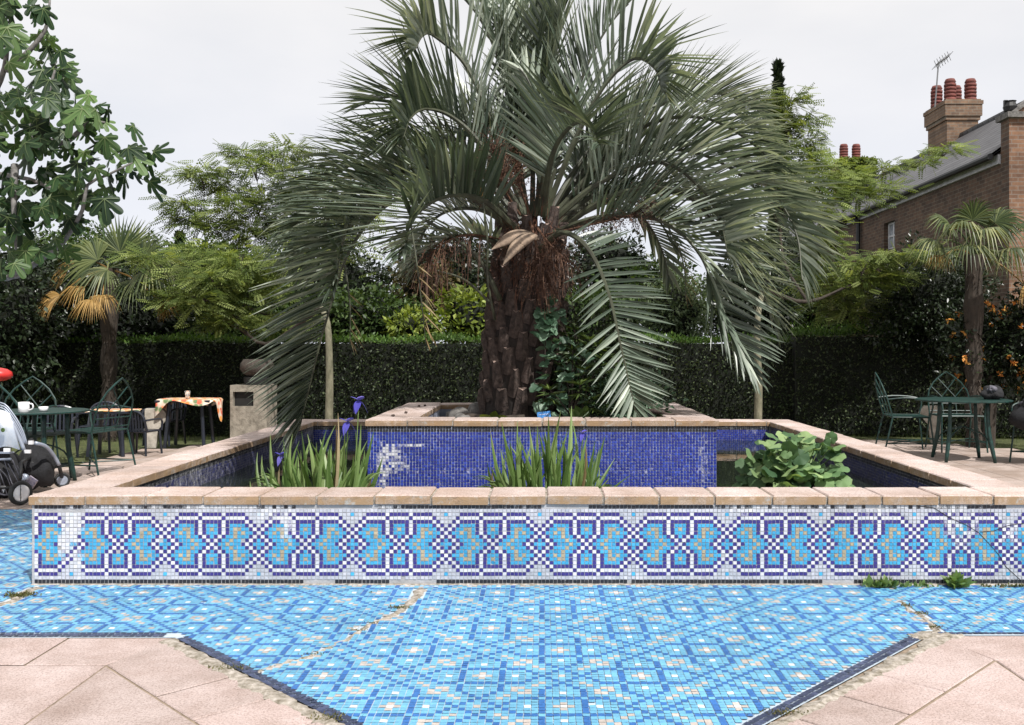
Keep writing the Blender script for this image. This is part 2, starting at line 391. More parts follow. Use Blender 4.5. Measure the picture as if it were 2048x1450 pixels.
def m_cloth():
    m, n, l, b = newmat('floral_cloth')
    v = n.new('ShaderNodeTexVoronoi'); v.inputs['Scale'].default_value = 16
    c = n.new('ShaderNodeTexCoord'); l.new(c.outputs['Object'], v.inputs['Vector'])
    s = n.new('ShaderNodeSeparateColor'); l.new(v.outputs['Color'], s.inputs[0])
    r1 = n.new('ShaderNodeValToRGB'); r1.color_ramp.interpolation = 'CONSTANT'
    el_ = [(0, (.75, .22, .05)), (.3, (.80, .35, .08)), (.5, (.70, .12, .06)), (.66, (.72, .62, .52)), (.84, (.13, .20, .08))]
    while len(r1.color_ramp.elements) < 5: r1.color_ramp.elements.new(.5)
    for e, (p, cc) in zip(r1.color_ramp.elements, el_): e.position = p; e.color = (*cc, 1)
    l.new(s.outputs[0], r1.inputs[0])
    col = mixc(n, l, ramp(n, l, v.outputs['Distance'], [(.45, (0, 0, 0)), (.75, (1, 1, 1))]), r1.outputs[0], (.72, .55, .42))
    l.new(col, b.inputs['Base Color']); b.inputs['Roughness'].default_value = .7
    return m
M['floral'] = m_cloth()
def m_glass():
    m, n, l, b = newmat('drinking_glass')
    b.inputs['Base Color'].default_value = (.9, .93, .92, 1); b.inputs['Transmission Weight'].default_value = .85; b.inputs['Roughness'].default_value = .05; b.inputs['IOR'].default_value = 1.2
    return m
M['glass'] = m_glass()
def m_water():
    m, n, l, b = newmat('pool_water')
    b.inputs['Base Color'].default_value = (.014, .020, .014, 1); b.inputs['Roughness'].default_value = .03; b.inputs['IOR'].default_value = 1.33; b.inputs['Specular IOR Level'].default_value = .9
    bump(n, l, b, noise_tex(n, l, 5, 3), .06, .02)
    return m
M['water'] = m_water()

# ------------------------------------------------------------------ mosaics
BLK = (.018, .018, .024); LIT = (.50, .51, .57); WHT = (.68, .68, .73); NAV = (.045, .034, .215); CYA = (.055, .36, .62); TAN = (.42, .35, .24)
WALL = {8: 'CLLLDDDDDWDDD', 7: 'LLLDWWWWWDWWW', 6: 'LLDWDDDDDWDDD', 5: 'LDWDCCCCDWDCC', 4: 'DWDCCTTCDWDCT',
        3: 'WDCCTCTCDWDCC', 2: 'DWDCCCTCCDWDC', 1: 'CDWDCCCTCCDWD', 0: 'CCDWDCCCTCCDW'}
CH = {'C': CYA, 'L': LIT, 'D': NAV, 'W': WHT, 'T': TAN, 'K': BLK}
def wall_col(i, j):          # i column (0 = diamond centre), j row from top 0..20
    if j in (0, 20): return CH['K']
    if j in (1, 19): return CH['L']
    c = i % 24; c = min(c, 24 - c)
    return CH[WALL[abs(j - 10)][c]]
def tiles(name, origin, u, v, nu, nv, pitch, colfn, parent, mats=None, gap=.12, thick=.0025, maskfn=None, stainfn=None, jitter=.0006, vpitch=None, kind=None):
    """grid of separate glass tiles standing proud of the grout, one mesh"""
    origin = np.array(origin, float); u = np.array(u, float); v = np.array(v, float); nrm = np.cross(u, v)
    vp = vpitch or pitch
    V = []; C = []; S = []
    ii, jj = np.meshgrid(np.arange(nu), np.arange(nv), indexing='ij'); ii = ii.ravel(); jj = jj.ravel()
    cx = (ii + .5) * pitch; cy = (jj + .5) * vp
    if maskfn is not None:
        k = np.array([maskfn(a, b, i, j) for a, b, i, j in zip(cx, cy, ii, jj)], dtype=bool)
        ii, jj, cx, cy = ii[k], jj[k], cx[k], cy[k]
    N = len(ii)
    h1 = pitch * (1 - gap) / 2; h2 = vp * (1 - gap) / 2
    cx = cx + RNG.normal(size=N) * pitch * .02; cy = cy + RNG.normal(size=N) * pitch * .02
    cen = origin + cx[:, None] * u + cy[:, None] * v + nrm * thick
    tilt = RNG.normal(size=(N, 2)) * jitter
    corners = []
    for su, sv in ((-1, -1), (1, -1), (1, 1), (-1, 1)):
        corners.append(cen + su * h1 * u + sv * h2 * v + (tilt[:, 0:1] * su + tilt[:, 1:2] * sv) * nrm)
    V = np.stack(corners, axis=1).reshape(-1, 3)
    cols = np.array([colfn(i, j) for i, j in zip(ii, jj)], float); cols = np.concatenate([cols, np.ones((N, 1))], axis=1)
    st = np.zeros(N) if stainfn is None else np.array([stainfn(a, b) for a, b in zip(cx, cy)])
    return np_mesh(name, V, np.arange(4 * N), np.full(N, 4), mats or M['tile'], parent,
                   {'tile': ('FLOAT_COLOR', cols), 'stain': ('FLOAT', st), 'rnd': ('FLOAT', RNG.random(N))})

# pool geometry (metres)
FX = 2.69; FY0 = 4.86; FY1 = 10.15       # outer coping outline
IX = 2.40; IY0 = 5.17; IY1 = 9.83        # inner edge of coping
CT = .47; CTH = .048                      # coping top, thickness
WT = CT - CTH; WZ = .27
pool = thing('ornamental_pool', 'raised rectangular pool with a blue and white mosaic front and stone coping', 'pool', (0, FY0, 0))
def rel(par): return lambda o: o
def setp(o, par):
    o.parent = par; o.matrix_parent_inverse = Matrix.Translation(-Vector(par.location)); return o
# wall bodies (butted)
ov = .018
mb = MB()
ox = FX - ov; oy0 = FY0 + ov; oy1 = FY1 - ov; ix = IX + ov; iy0 = IY0 - ov; iy1 = IY1 + ov
mb.box((0, (oy0 + iy0) / 2, WT / 2), (2 * ox, iy0 - oy0, WT))
mb.box((0, (iy1 + oy1) / 2, WT / 2), (2 * ox, oy1 - iy1, WT))
for sx in (-1, 1): mb.box((sx * (ox + ix) / 2, (iy0 + iy1) / 2, WT / 2), (ox - ix, iy1 - iy0, WT))
setp(mb.build('wall', M['grout']), pool)
mb = MB(); mb.box((0, (iy0 + iy1) / 2, .045), (2 * ix, iy1 - iy0, .05)); setp(mb.build('basin_floor', M['soil']), pool)
# front mosaic
PT = .02075 * 0.985
NW = int(2 * ox / PT)
A0 = (892.2 - HX) / (F / oy0)     # x of a diamond centre
off = int(round((A0 - (-ox) - PT / 2) / PT)); x0 = A0 - (off + .5) * PT
while x0 < -ox: x0 += PT; off -= 1
nrows = 21; VP = (WT - .012) / nrows
blobs = [(0.20, .30, .07, .16, .55), (.16, .22, .05, .12, .6), (.22, .12, .05, .10, .5), (1.32, .30, .05, .14, .42), (1.22, .38, .10, .06, .45), (.45, .40, .3, .03, .42),
         (1.0, .405, .5, .02, .5), (4.42, .36, .12, .06, .30), (4.86, .30, .14, .14, .38), (4.55, .405, .5, .022, .46), (5.12, .27, .08, .12, .36), (3.9, .40, .5, .025, .42), (1.85, .39, .12, .04, .35),
         (3.75, .395, .2, .05, .36), (2.6, .41, .3, .02, .35)]
def st_wall(a, zb):
    z = zb
    s = 0
    for (bx, bz, rx, rz, k) in blobs:
        d = ((a - bx) / rx) ** 2 + ((z - bz) / rz) ** 2
        if d < 1: s = max(s, k * (1 - d) ** .7 * .95 + .08)
        else: s = max(s, .14 * math.exp(-(d - 1)))
    return s * random.uniform(.55, 1.25) if s < .5 else s * random.uniform(.85, 1.1)
def wmask(a, b_, i, j):
    row = 20 - j
    if row == 20:      # black plinth row with missing runs
        n_ = mnoise.noise(Vector((a * 2.3, 3.1, 0)))
        return n_ < .22 and random.random() > .03
    if row == 0:
        return mnoise.noise(Vector((a * 1.6, 8.2, 0))) < .30
    if row == 1 and mnoise.noise(Vector((a * 2.6, 1.2, 0))) > .42: return False
    return random.random() > .002
setp(tiles('front_mosaic', (x0, oy0, .008), (1, 0, 0), (0, 0, 1), NW - 1, nrows, PT, lambda i, j: wall_col(i - off, 20 - j), None, maskfn=wmask, stainfn=st_wall, vpitch=VP, gap=.13), pool)
mb = MB(); yw = oy0 - .0035
for seg_ in ([(1835, 1012), (1868, 1018), (1900, 1034), (1935, 1052), (1958, 1066), (1978, 1088), (1996, 1108), (2012, 1132), (2040, 1160)], [(1958, 1066), (1985, 1062), (2015, 1050), (2050, 1046)]):
    pp = [P(a + random.uniform(-3, 3), b_ + random.uniform(-2, 2), yw) for a, b_ in seg_]; mb.tube(pp, [.0016] * len(pp), 4)
setp(mb.build('wall_crack', M['soil']), pool)
# side faces get the same mosaic
NS = int((oy1 - oy0) / PT)
setp(tiles('side_mosaic', (-ox, oy1, .008), (0, -1, 0), (0, 0, 1), NS, nrows, PT, lambda i, j: wall_col(i, 20 - j), None, vpitch=VP), pool)
setp(tiles('side_mosaic', (ox, oy0, .008), (0, 1, 0), (0, 0, 1), NS, nrows, PT, lambda i, j: wall_col(i, 20 - j), None, vpitch=VP), pool)
# inner blue tiling
BLU = (.018, .032, .26); BL2 = (.028, .055, .36)
def blue(nv):
    def f(i, j):
        if j >= nv - 2: return BLK
        return BLU if random.random() < .7 else (BL2 if random.random() < .8 else (.022, .028, .24))
    return f
def dull(nv):
    def f(i, j):
        if j >= nv - 2: return BLK
        k = .6 + .5 * random.random(); return (.045 * k, .050 * k, .155 * k)
    return f
def st_in(hgt, base=.10):
    def f(a, b_):
        s = base + .18 * max(0, mnoise.noise(Vector((a * 1.2, b_ * 3, 7))))
        if b_ < .10: s = max(s, .35)
        return s
    return f
nvi = int((WT - .09) / PT)
z0 = WT - nvi * PT
NI = int(2 * ix / PT); NJ = int((iy1 - iy0) / PT)
setp(tiles('inner_tiling', (-ix, iy1, z0), (1, 0, 0), (0, 0, 1), NI, nvi, PT, blue(nvi), None, stainfn=st_in(1, .22)), pool)
setp(tiles('inner_tiling', (ix, iy0, z0), (-1, 0, 0), (0, 0, 1), NI, nvi, PT, blue(nvi), None, stainfn=st_in(1)), pool)
setp(tiles('inner_tiling', (-ix, iy0, z0), (0, 1, 0), (0, 0, 1), NJ, nvi, PT, dull(nvi), None, stainfn=st_in(1, .28)), pool)
setp(tiles('inner_tiling', (ix, iy1, z0), (0, -1, 0), (0, 0, 1), NJ, nvi, PT, dull(nvi), None, stainfn=st_in(1, .2)), pool)

def stone_block(x0, x1, y0, y1, ztop, th, gap=.0055, skew=None):
    """one coping stone: top skin + weathered faces with a worn, slightly wavy arris"""
    mb = MB(); r = random.random()
    x0 += gap; x1 -= gap; y0 += gap; y1 -= gap
    dz = random.uniform(-.0025, .0025); n = 6
    b = .006
    def ring(ins, z, jit):
        pts = []
        cs = [(x0 + ins, y0 + ins), (x1 - ins, y0 + ins), (x1 - ins, y1 - ins), (x0 + ins, y1 - ins)]
        for k in range(4):
            a, c = cs[k], cs[(k + 1) % 4]
            for i in range(n):
                t = i / n
                j = random.uniform(-jit, jit) if i else random.uniform(0, jit)
                px, py = lerp(a[0], c[0], t), lerp(a[1], c[1], t)
                px += (-j if px > (x0 + x1) / 2 else j) * .7; py += (-j if py > (y0 + y1) / 2 else j) * .7
                pts.append((px, py, z + random.uniform(-jit, jit) * .5))
        return pts
    rings = [ring(.001, ztop - th + dz, .001), ring(0, ztop - th * .5 + dz, .0022), ring(0, ztop - b + dz, .002), ring(b, ztop + dz, .0012)]
    base = 0
    for g in rings: mb.v += g
    k = 4 * n
    for L in range(3):
        for i in range(k):
            j = (i + 1) % k
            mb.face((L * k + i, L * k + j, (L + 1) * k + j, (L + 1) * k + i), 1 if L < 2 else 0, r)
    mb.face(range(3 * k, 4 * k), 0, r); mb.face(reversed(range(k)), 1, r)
    return mb.build('coping_stone', [M['coping'], M['coping_face']], None)
def coping(par, fx, fy0, fy1, ix_, iy0_, iy1_, ztop, th, step, jpx=None, front_joints=None):
    fj = front_joints or [-fx + i * (2 * fx) / round(2 * fx / step) for i in range(round(2 * fx / step) + 1)]
    for a, b_ in zip(fj[:-1], fj[1:]): setp(stone_block(a, b_, fy0, iy0_, ztop, th), par)
    nb = round(2 * fx / step); bj = [-fx + i * 2 * fx / nb for i in range(nb + 1)]
    for a, b_ in zip(bj[:-1], bj[1:]): setp(stone_block(a, b_, iy1_, fy1, ztop, th), par)
    ns = round((iy1_ - iy0_) / step); sj = [iy0_ + i * (iy1_ - iy0_) / ns for i in range(ns + 1)]
    for a, b_ in zip(sj[:-1], sj[1:]):
        setp(stone_block(-fx, -ix_, a, b_, ztop, th), par); setp(stone_block(ix_, fx, a, b_, ztop, th), par)
s_ = F / FY0
fj = [-FX] + [(px - HX) / s_ for px in (169, 290, 405, 518, 632, 748, 862, 978, 1093, 1207, 1319, 1430, 1545, 1655, 1765, 1880, 1988, 2095)]
fj[-1] = FX
coping(pool, FX, FY0, FY1, IX, IY0, IY1, CT, CTH, .31, front_joints=fj)
mb = MB()   # mortar bed between the stones, a little below their top
for (c, d) in (((0, (FY0 + IY0) / 2, CT - .027), (2 * FX - .03, IY0 - FY0 - .03, .038)), ((0, (IY1 + FY1) / 2, CT - .027), (2 * FX - .03, FY1 - IY1 - .03, .038))): mb.box(c, d)
for sx in (-1, 1): mb.box((sx * (FX + IX) / 2, (IY0 + IY1) / 2, CT - .027), (FX - IX - .03, IY1 - IY0 + .026, .037))
setp(mb.build('mortar_bed', M['mortar']), pool)
# water
mb = MB(); mb.quad((-ix + .001, iy0, WZ), (ix - .001, iy0, WZ), (ix - .001, iy1, WZ), (-ix + .001, iy1, WZ)); tag(mb.build('water', M['water']), kind='structure')

# raised planter
PX = 1.215; PY0 = 6.36; PY1 = 8.46; PIX = .885; PIY0 = 6.64; PIY1 = 8.19; PTOP = .75; PTH = .042
planter = thing('raised_planter', 'square blue tiled planter with stone coping standing in the middle of the pool', 'planter', (0, PY0, 0))
px_ = PX - .02; py0 = PY0 + .02; py1 = PY1 - .02; pw = PTOP - PTH
mb = MB(); pix = PIX + .012
mb.box((0, (py0 + PIY0 - .012) / 2, pw / 2 + .03), (2 * px_, PIY0 - .012 - py0, pw - .06)); mb.box((0, (py1 + PIY1 + .012) / 2, pw / 2 + .03), (2 * px_, py1 - PIY1 - .012, pw - .06))
for sx in (-1, 1): mb.box((sx * (px_ + pix) / 2, (PIY0 + PIY1) / 2, pw / 2 + .03), (px_ - pix, PIY1 - PIY0 + .024, pw - .06))
setp(mb.build('wall', M['grout_dark']), planter)
PP = PT; npv = int((pw - .10) / PP); pz0 = pw - npv * PP; NP = int(2 * px_ / PP)
pblobs = [(.15, .535, .10, .06, .50), (.20, .45, .10, .10, .32), (.10, .42, .05, .2, .42), (.30, .575, .10, .02, .55), (2.30, .48, .05, .26, .24), (2.0, .5, .2, .1, .14), (.9, .5, .3, .1, .14)]
def st_pl(a, b_):
    z = b_ + pz0; s = .06 + .15 * max(0, mnoise.noise(Vector((a * 3, z * 5, 2))))
    for (bx, bz, rx, rz, k) in pblobs:
        d = ((a - bx) / rx) ** 2 + ((z - bz) / rz) ** 2
        if d < 1: s = max(s, k * (1 - d) ** .5 + .1)
    if abs(z - .40) < .016: s = max(s, .25)
    elif abs(z - .375) < .014: s = max(s, .2)
    elif z < .36: s = max(s, .22)
    if z > .575 and z < .60: s = max(s, .1)
    return s * random.uniform(.6, 1.2)
setp(tiles('front_tiling', (-px_, py0, pz0), (1, 0, 0), (0, 0, 1), NP, npv, 2 * px_ / NP, blue(npv), None, stainfn=st_pl, gap=.15, vpitch=PP), planter)
NPS = int((py1 - py0) / PP)
setp(tiles('side_tiling', (-px_, py1, pz0), (0, -1, 0), (0, 0, 1), NPS, npv, PP, blue(npv), None, stainfn=st_in(1)), planter)
setp(tiles('side_tiling', (px_, py0, pz0), (0, 1, 0), (0, 0, 1), NPS, npv, PP, blue(npv), None, stainfn=st_in(1)), planter)
sp_ = F / PY0
pj = [-PX] + [(700 + z / 2.56 - HX) / sp_ for z in (292, 525, 755, 985, 1205, 1440, 1665)] + [PX]
coping(planter, PX, PY0, PY1, PIX, PIY0, PIY1, PTOP, PTH, .31, front_joints=pj)
mb = MB()
mb.box((0, (PY0 + PIY0) / 2, PTOP - .024), (2 * PX - .03, PIY0 - PY0 - .03, .034)); mb.box((0, (PY1 + PIY1) / 2, PTOP - .024), (2 * PX - .03, PY1 - PIY1 - .03, .034))
for sx in (-1, 1): mb.box((sx * (PX + PIX) / 2, (PIY0 + PIY1) / 2, PTOP - .024), (PX - PIX - .03, PIY1 - PIY0 + .026, .033))
setp(mb.build('mortar_bed', M['mortar']), planter)
mb = MB(); n = 24     # soil, lumpy
for i in range(n + 1):
    for j in range(n + 1):
        x = lerp(-pix, pix, i / n); y = lerp(PIY0 - .012, PIY1 + .012, j / n)
        edge = min(i, j, n - i, n - j) / 4
        z = .63 + min(1, edge) * .05 + .03 * mnoise.noise(Vector((x * 5, y * 5, 0)))
        mb.v.append((x, y, z))
for i in range(n):
    for j in range(n): mb.face((i * (n + 1) + j, (i + 1) * (n + 1) + j, (i + 1) * (n + 1) + j + 1, i * (n + 1) + j + 1))
setp(mb.build('soil', M['soil'], smooth=True), planter)

# ------------------------------------------------------------------ ground
def clip_poly(poly, a, b_, c):       # keep a x + b y <= c
    o = []
    for i in range(len(poly)):
        p, q = poly[i], poly[(i + 1) % len(poly)]
        dp = a * p[0] + b_ * p[1] - c; dq = a * q[0] + b_ * q[1] - c
        if dp <= 0: o.append(p)
        if dp * dq < 0:
            t = dp / (dp - dq); o.append((p[0] + (q[0] - p[0]) * t, p[1] + (q[1] - p[1]) * t))
    return o
mb = MB(); mb.quad((-90, -20, -.05), (90, -20, -.05), (90, 160, -.05), (-90, 160, -.05)); tag(mb.build('ground', M['earth']), kind='structure')
CL = (-1.573, 3.99); CR = (1.672, 4.02)
APX = (CL[0] + CR[0]) / 2; APY = CL[1] - (APX - CL[0])
def in_mosaic(x, y):
    if abs(x) < ox - .01 and y > oy0 - .008: return False
    if y > 7.15 or x < -6 or x > 4.6: return False
    if x < CL[0]: return y > CL[1] + .055
    if x > CR[0]: return y > CR[1] + .04
    return (y > CL[1] - (x - CL[0]) + .062) and (y > CR[1] - (CR[0] - x) + .068)
FP = .025; gx0 = .075 - .5 * FP - FP * 245; gy0 = 3.812 - .5 * FP - FP * 60
LB = (.145, .40, .60); DBL = (.035, .145, .42); TN = (.50, .445, .41); WH = (.72, .74, .74); LB2 = (.16, .43, .62)
def fpat(i, j):
    c = (i - 245); d = (j - 60)
    best = None
    k = round((c + d) / 24); q = round((c - d) / 24)
    # reduce to nearest lattice point (24a,0)+(12,12)
    bc = None
    for (oc, od) in ((0, 0), (12, 12)):
        cc = (c - oc + 12) % 24 - 12; dd = (d - od + 12) % 24 - 12
        if bc is None or abs(cc) + abs(dd) < abs(bc[0]) + abs(bc[1]): bc = (cc, dd)
    c, d = abs(bc[0]), abs(bc[1])
    if (c, d) == (0, 0): return WH
    if (c == 3 and d in (0, 1, 2, 4, 5, 6)) or (d == 3 and c in (0, 1, 2, 4, 5, 6)): return DBL
    if (c, d) in ((2, 7), (1, 8), (0, 9), (7, 2), (8, 1), (9, 0), (10, 1), (1, 10), (11, 2), (2, 11)): return DBL
    if (c, d) in ((0, 5), (5, 0)): return WH
    if (c, d) in ((1, 0), (0, 1)): return TN
    if (c, d) in ((5, 5), (6, 5), (5, 6), (3, 9), (4, 8), (9, 3), (8, 4), (12, 0), (0, 12)): return TN
    return LB if random.random() < .75 else LB2
CR1 = [(840, 1178), (832, 1195), (805, 1215), (790, 1228), (745, 1247), (720, 1262), (690, 1280), (655, 1297), (628, 1310), (595, 1322), (540, 1334), (512, 1350)]
CR2 = [(1803, 1203), (1818, 1222), (1838, 1228), (1858, 1245), (1873, 1260), (1862, 1268)]
CR3 = [(78, 1176), (60, 1180), (40, 1193), (18, 1204), (-20, 1212), (-60, 1215)]
cracks = []
for cpts, wfn in ((CR1, lambda t: .026 * (1 - t) ** 2.0 + .005), (CR2, lambda t: .008 + .012 * t), (CR3, lambda t: .03)):
    ps = [PG(*q) for q in cpts]; cs = catmull(ps, 60)
    cs = [Vector((p.x + random.gauss(0, .006), p.y + random.gauss(0, .006), 0)) for p in cs]
    cracks.append((cs, wfn))
def near_crack(x, y):
    for cs, wf in cracks:
        k = len(cs)
        for i, p in enumerate(cs):
            wd = wf(i / (k - 1))
            if abs(p.x - x) < wd + .004 and abs(p.y - y) < wd * .7 + .004: return True
    return False
boxes = [(min(p.x for p in cs) - .06, max(p.x for p in cs) + .06, min(p.y for p in cs) - .06, max(p.y for p in cs) + .06) for cs, _ in cracks]
def fmask(a, b_, i, j):
    x = gx0 + a; y = gy0 + b_
    if not in_mosaic(x, y): return False
    for bx in boxes:
        if bx[0] < x < bx[1] and bx[2] < y < bx[3]: return not near_crack(x, y)
    return random.random() > .0008
def fst(a, b_):
    x, y = gx0 + a, gy0 + b_
    return .12 + .16 * max(0, mnoise.noise(Vector((x * 1.3, y * 1.3, 4)))) + (.2 if y > oy0 - .05 and abs(x) < ox and random.random() < .35 else 0)
nfx = int((4.6 - gx0) / FP) + 1; nfy = int((7.2 - gy0) / FP) + 1
tag(tiles('mosaic_floor', (gx0, gy0, 0.0), (1, 0, 0), (0, 1, 0), nfx, nfy, FP, fpat, None, maskfn=fmask, stainfn=fst, gap=.09, jitter=.0003), kind='structure')
mb = MB()
def mpoly(o=0):
    return [(-6, CL[1] + o), (CL[0], CL[1] + o), (APX, APY), (CR[0], CR[1] + o), (4.62, CR[1] + o), (4.62, 7.16), (-6, 7.16)]
mb.poly([(x, y, -.002) for x, y in [(-6, CL[1]), (CL[0], CL[1]), (CL[0], 7.16), (-6, 7.16)]])
mb.poly([(x, y, -.002) for x, y in [CL, (APX, APY), CR, (CR[0], 7.16), (CL[0], 7.16)]])
mb.poly([(x, y, -.002) for x, y in [CR, (4.62, CR[1]), (4.62, 7.16), (CR[0], 7.16)]])
tag(mb.build('mosaic_bed', M['grout_floor']), kind='structure')
# black border: strips of dark tiles
def strip(name, a, b_, rows, off0):
    a = Vector((*a, 0)); b_ = Vector((*b_, 0)); u = (b_ - a).normalized(); v = Vector((-u.y, u.x, 0)); L = (b_ - a).length
    def mk(x, y, i, j):
        return mnoise.noise(Vector((x * 1.4 + a.x * 3, 5 + a.y, 0))) < .55 or j > rows - 1 - (1 if mnoise.noise(Vector((x * 2, 1, 0))) < .5 else 0)
    o = tiles(name, a + v * off0, tuple(u), tuple(v), int(L / .025), rows, .025, lambda i, j: (.030, .040, .085) if random.random() < .6 else (.055, .07, .14), None, maskfn=mk, gap=.1)
    return tag(o, kind='structure')
strip('mosaic_border', (-6, CL[1]), (CL[0] - .03, CL[1]), 2, .004)
strip('mosaic_border', (CL[0] + .02, CL[1] - .02), (APX, APY), 2, -.006)
strip('mosaic_border', (APX, APY), (CR[0] - .05, CR[1] - .05), 2, .002)
strip('mosaic_border', (CR[0] + .05, CR[1]), (4.6, CR[1]), 1, .012)
# mortar haunch along the diagonal edges and the crack fill
mb = MB()
def ribbon(cs, wf, z, m=0, lump=.004):
    k = len(cs); L = []
    for i, p in enumerate(cs):
        t = (cs[min(i + 1, k - 1)] - cs[max(i - 1, 0)]).normalized(); s = Vector((-t.y, t.x, 0)); wd = wf(i / (k - 1)) * random.uniform(.6, 1.35)
        wd = wd + .004; L.append([p - s * wd + Vector((0, 0, z - .004)), p + Vector((random.gauss(0, .003), random.gauss(0, .003), z + lump)), p + s * wd + Vector((0, 0, z - .004))])
    for i in range(k - 1):
        for q in range(2): mb.quad(L[i][q], L[i + 1][q], L[i + 1][q + 1], L[i][q + 1], m)
for cs, wf in cracks: ribbon(cs, wf, .001)
tag(mb.build('mortar_crack', M['mortar'], smooth=True), kind='structure')
mb = MB()
for (a, b_, s) in ((Vector((CL[0] - .02, CL[1] - .04, 0)), Vector((APX, APY - .03, 0)), 1), (Vector((APX, APY - .03, 0)), Vector((CR[0] + .05, CR[1] - .03, 0)), 1)):
    cs = [a.lerp(b_, i / 80) for i in range(81)]
    ribbon(cs, lambda t: .030 + .018 * mnoise.noise(Vector((t * 14, s, 3))), .003, lump=.003)
ribbon([Vector((lerp(CR[0] - .1, CR[0] + .14, i / 20), CR[1] - .01 + .01 * math.sin(i), 0)) for i in range(21)], lambda t: .05 * math.sin(math.pi * t) + .01, .003)
tag(mb.build('mortar_haunch', M['mortar']), kind='structure')
# plinth mortar at the foot of the wall
mb = MB(); ribbon([Vector((lerp(-ox, ox, i / 300), oy0 - .008, 0)) for i in range(301)], lambda t: .012 + .006 * mnoise.noise(Vector((t * 60, 0, 0))), .003, lump=.004)
tag(mb.build('mortar_fillet', M['mortar']), kind='structure')

# paving slabs around the mosaic
mb = MB(); TH = 0.0
mb.poly([(x, y, -.006) for x, y in [(-14, -4), (14, -4), (14, CR[1]), (CR[0], CR[1]), (APX, APY), (CL[0], CL[1]), (-14, CL[1])]])
tag(mb.build('paving_bed', M['joint']), kind='structure')
slabs = MB()
def shrink(poly, g):
    n_ = len(poly); area = sum(poly[i][0] * poly[(i + 1) % n_][1] - poly[(i + 1) % n_][0] * poly[i][1] for i in range(n_))
    if area < 0: poly = poly[::-1]
    out_ = poly
    for i in range(n_):
        p, q = poly[i], poly[(i + 1) % n_]
        ex, ey = q[0] - p[0], q[1] - p[1]; L = math.hypot(ex, ey)
        if L < 1e-6: continue
        nx, ny = ey / L, -ex / L
        out_ = clip_poly(out_, nx, ny, nx * p[0] + ny * p[1] - g)
        if len(out_) < 3: return None
    return out_
def slab(poly, g=.0045):
    q = shrink(poly, g)
    if not q: return
    r = random.random(); z = random.uniform(-.001, .0015)
    q2 = shrink(poly, g + .004)
    if not q2 or len(q2) != len(q): slabs.poly([(x, y, z) for x, y in q], 0, r); return
    slabs.poly([(x, y, z) for x, y in q2], 0, r)
    for i in range(len(q)):
        j = (i + 1) % len(q)
        slabs.quad((q[i][0], q[i][1], z - .004), (q[j][0], q[j][1], z - .004), (q2[j][0], q2[j][1], z), (q2[i][0], q2[i][1], z), 0, r)
for side in (-1, 1):
    C = CL if side < 0 else CR
    Pn = (-1.705, 3.64) if side < 0 else (1.80, 3.70)
    # strip parallel to x
    xs = [Pn[0] + side * (.32 + .66 * i) for i in range(14)]
    prev = None
    y1 = C[1] - .005; y0 = Pn[1]
    first = [(C[0], y1), (Pn[0], y0), (xs[0], y0), (xs[0], y1)]; slab(first)
    for a, b_ in zip(xs[:-1], xs[1:]): slab([(a, y0), (b_, y0), (b_, y1), (a, y1)])
    # strip parallel to the diagonal
    d = Vector((-side, -1)).normalized() if True else None
    nrm = Vector((side, -1)).normalized()
    wdt = (Vector(Pn) - Vector(C)).dot(nrm)
    Lmax = (Vector((APX, APY)) - Vector(C)).length
    s0 = (Vector(Pn) - Vector(C)).dot(d)
    cuts = [.62 + .30 * i for i in range(12)]
    def pt(s, w_): return tuple(Vector(C) + d * s + nrm * w_)
    slab([pt(0.0, .045), pt(cuts[0], .045), pt(cuts[0], wdt), pt(s0, wdt)])
    for a, b_ in zip(cuts[:-1], cuts[1:]):
        pl = [pt(a, .045), pt(b_, .045), pt(b_, wdt), pt(a, wdt)]
        pl = clip_poly(pl, -side * -1.0, 0, -side * -APX) if False else pl
        pl = clip_poly(pl, -side, 0, -side * APX)
        if len(pl) >= 3: slab(pl)
    # field slabs
    step = .66
    for i in range(-10, 16):
        for j in range(0, 12):
            xa = Pn[0] + side * step * i; xb = xa + side * step; ya = Pn[1] - step * (j + 1) ; yb = ya + step
            pl = [(min(xa, xb), ya), (max(xa, xb), ya), (max(xa, xb), yb), (min(xa, xb), yb)]
            c0 = Vector(pt(0, wdt)); pl = clip_poly(pl, -nrm.x, -nrm.y, -(nrm.x * c0.x + nrm.y * c0.y))
            if len(pl) >= 3: pl = clip_poly(pl, -side, 0, -side * APX)
            if len(pl) >= 3: slab(pl)
tag(slabs.build('paving', M['paving']), kind='structure')
# terrace behind and beside
ter = MB()
EDGE = [(-12, 9.3), (-5.3, 9.75), (-5.12, 10.1), (-5.05, 11.4), (-4.55, 12.0), (-3.3, 12.6), (3.6, 12.7), (5.0, 12.65), (6.0, 11.4), (12, 10.2)]
def edge_y(x):
    for a, b_ in zip(EDGE[:-1], EDGE[1:]):
        if a[0] <= x <= b_[0]: return lerp(a[1], b_[1], (x - a[0]) / (b_[0] - a[0]))
    return 10
sx_ = .45
for i in range(-26, 26):
    xa = i * sx_; 
    j = 0
    y = 7.17
    while y < 13:
        yb = y + .45; e = min(edge_y(xa), edge_y(xa + sx_))
        yt = min(yb, e)
        if yt - y > .04 and not (abs(xa + sx_ / 2) < ox - .1 and y < oy1 - .3):
            ter.quad((xa + .004, y + .004, 0), (xa + sx_ - .004, y + .004, 0), (xa + sx_ - .004, yt - .004, 0), (xa + .004, yt - .004, 0), 0, random.random())
        y = yb
tag(ter.build('terrace', M['terrace']), kind='structure')
mb = MB(); mb.quad((-12, 7.165, -.005), (12, 7.165, -.005), (12, 9.2, -.005), (-12, 9.2, -.005)); mb.quad((-5.05, 9.2, -.005), (5.6, 9.2, -.005), (5.0, 12.5, -.005), (-4.2, 12.0, -.005))
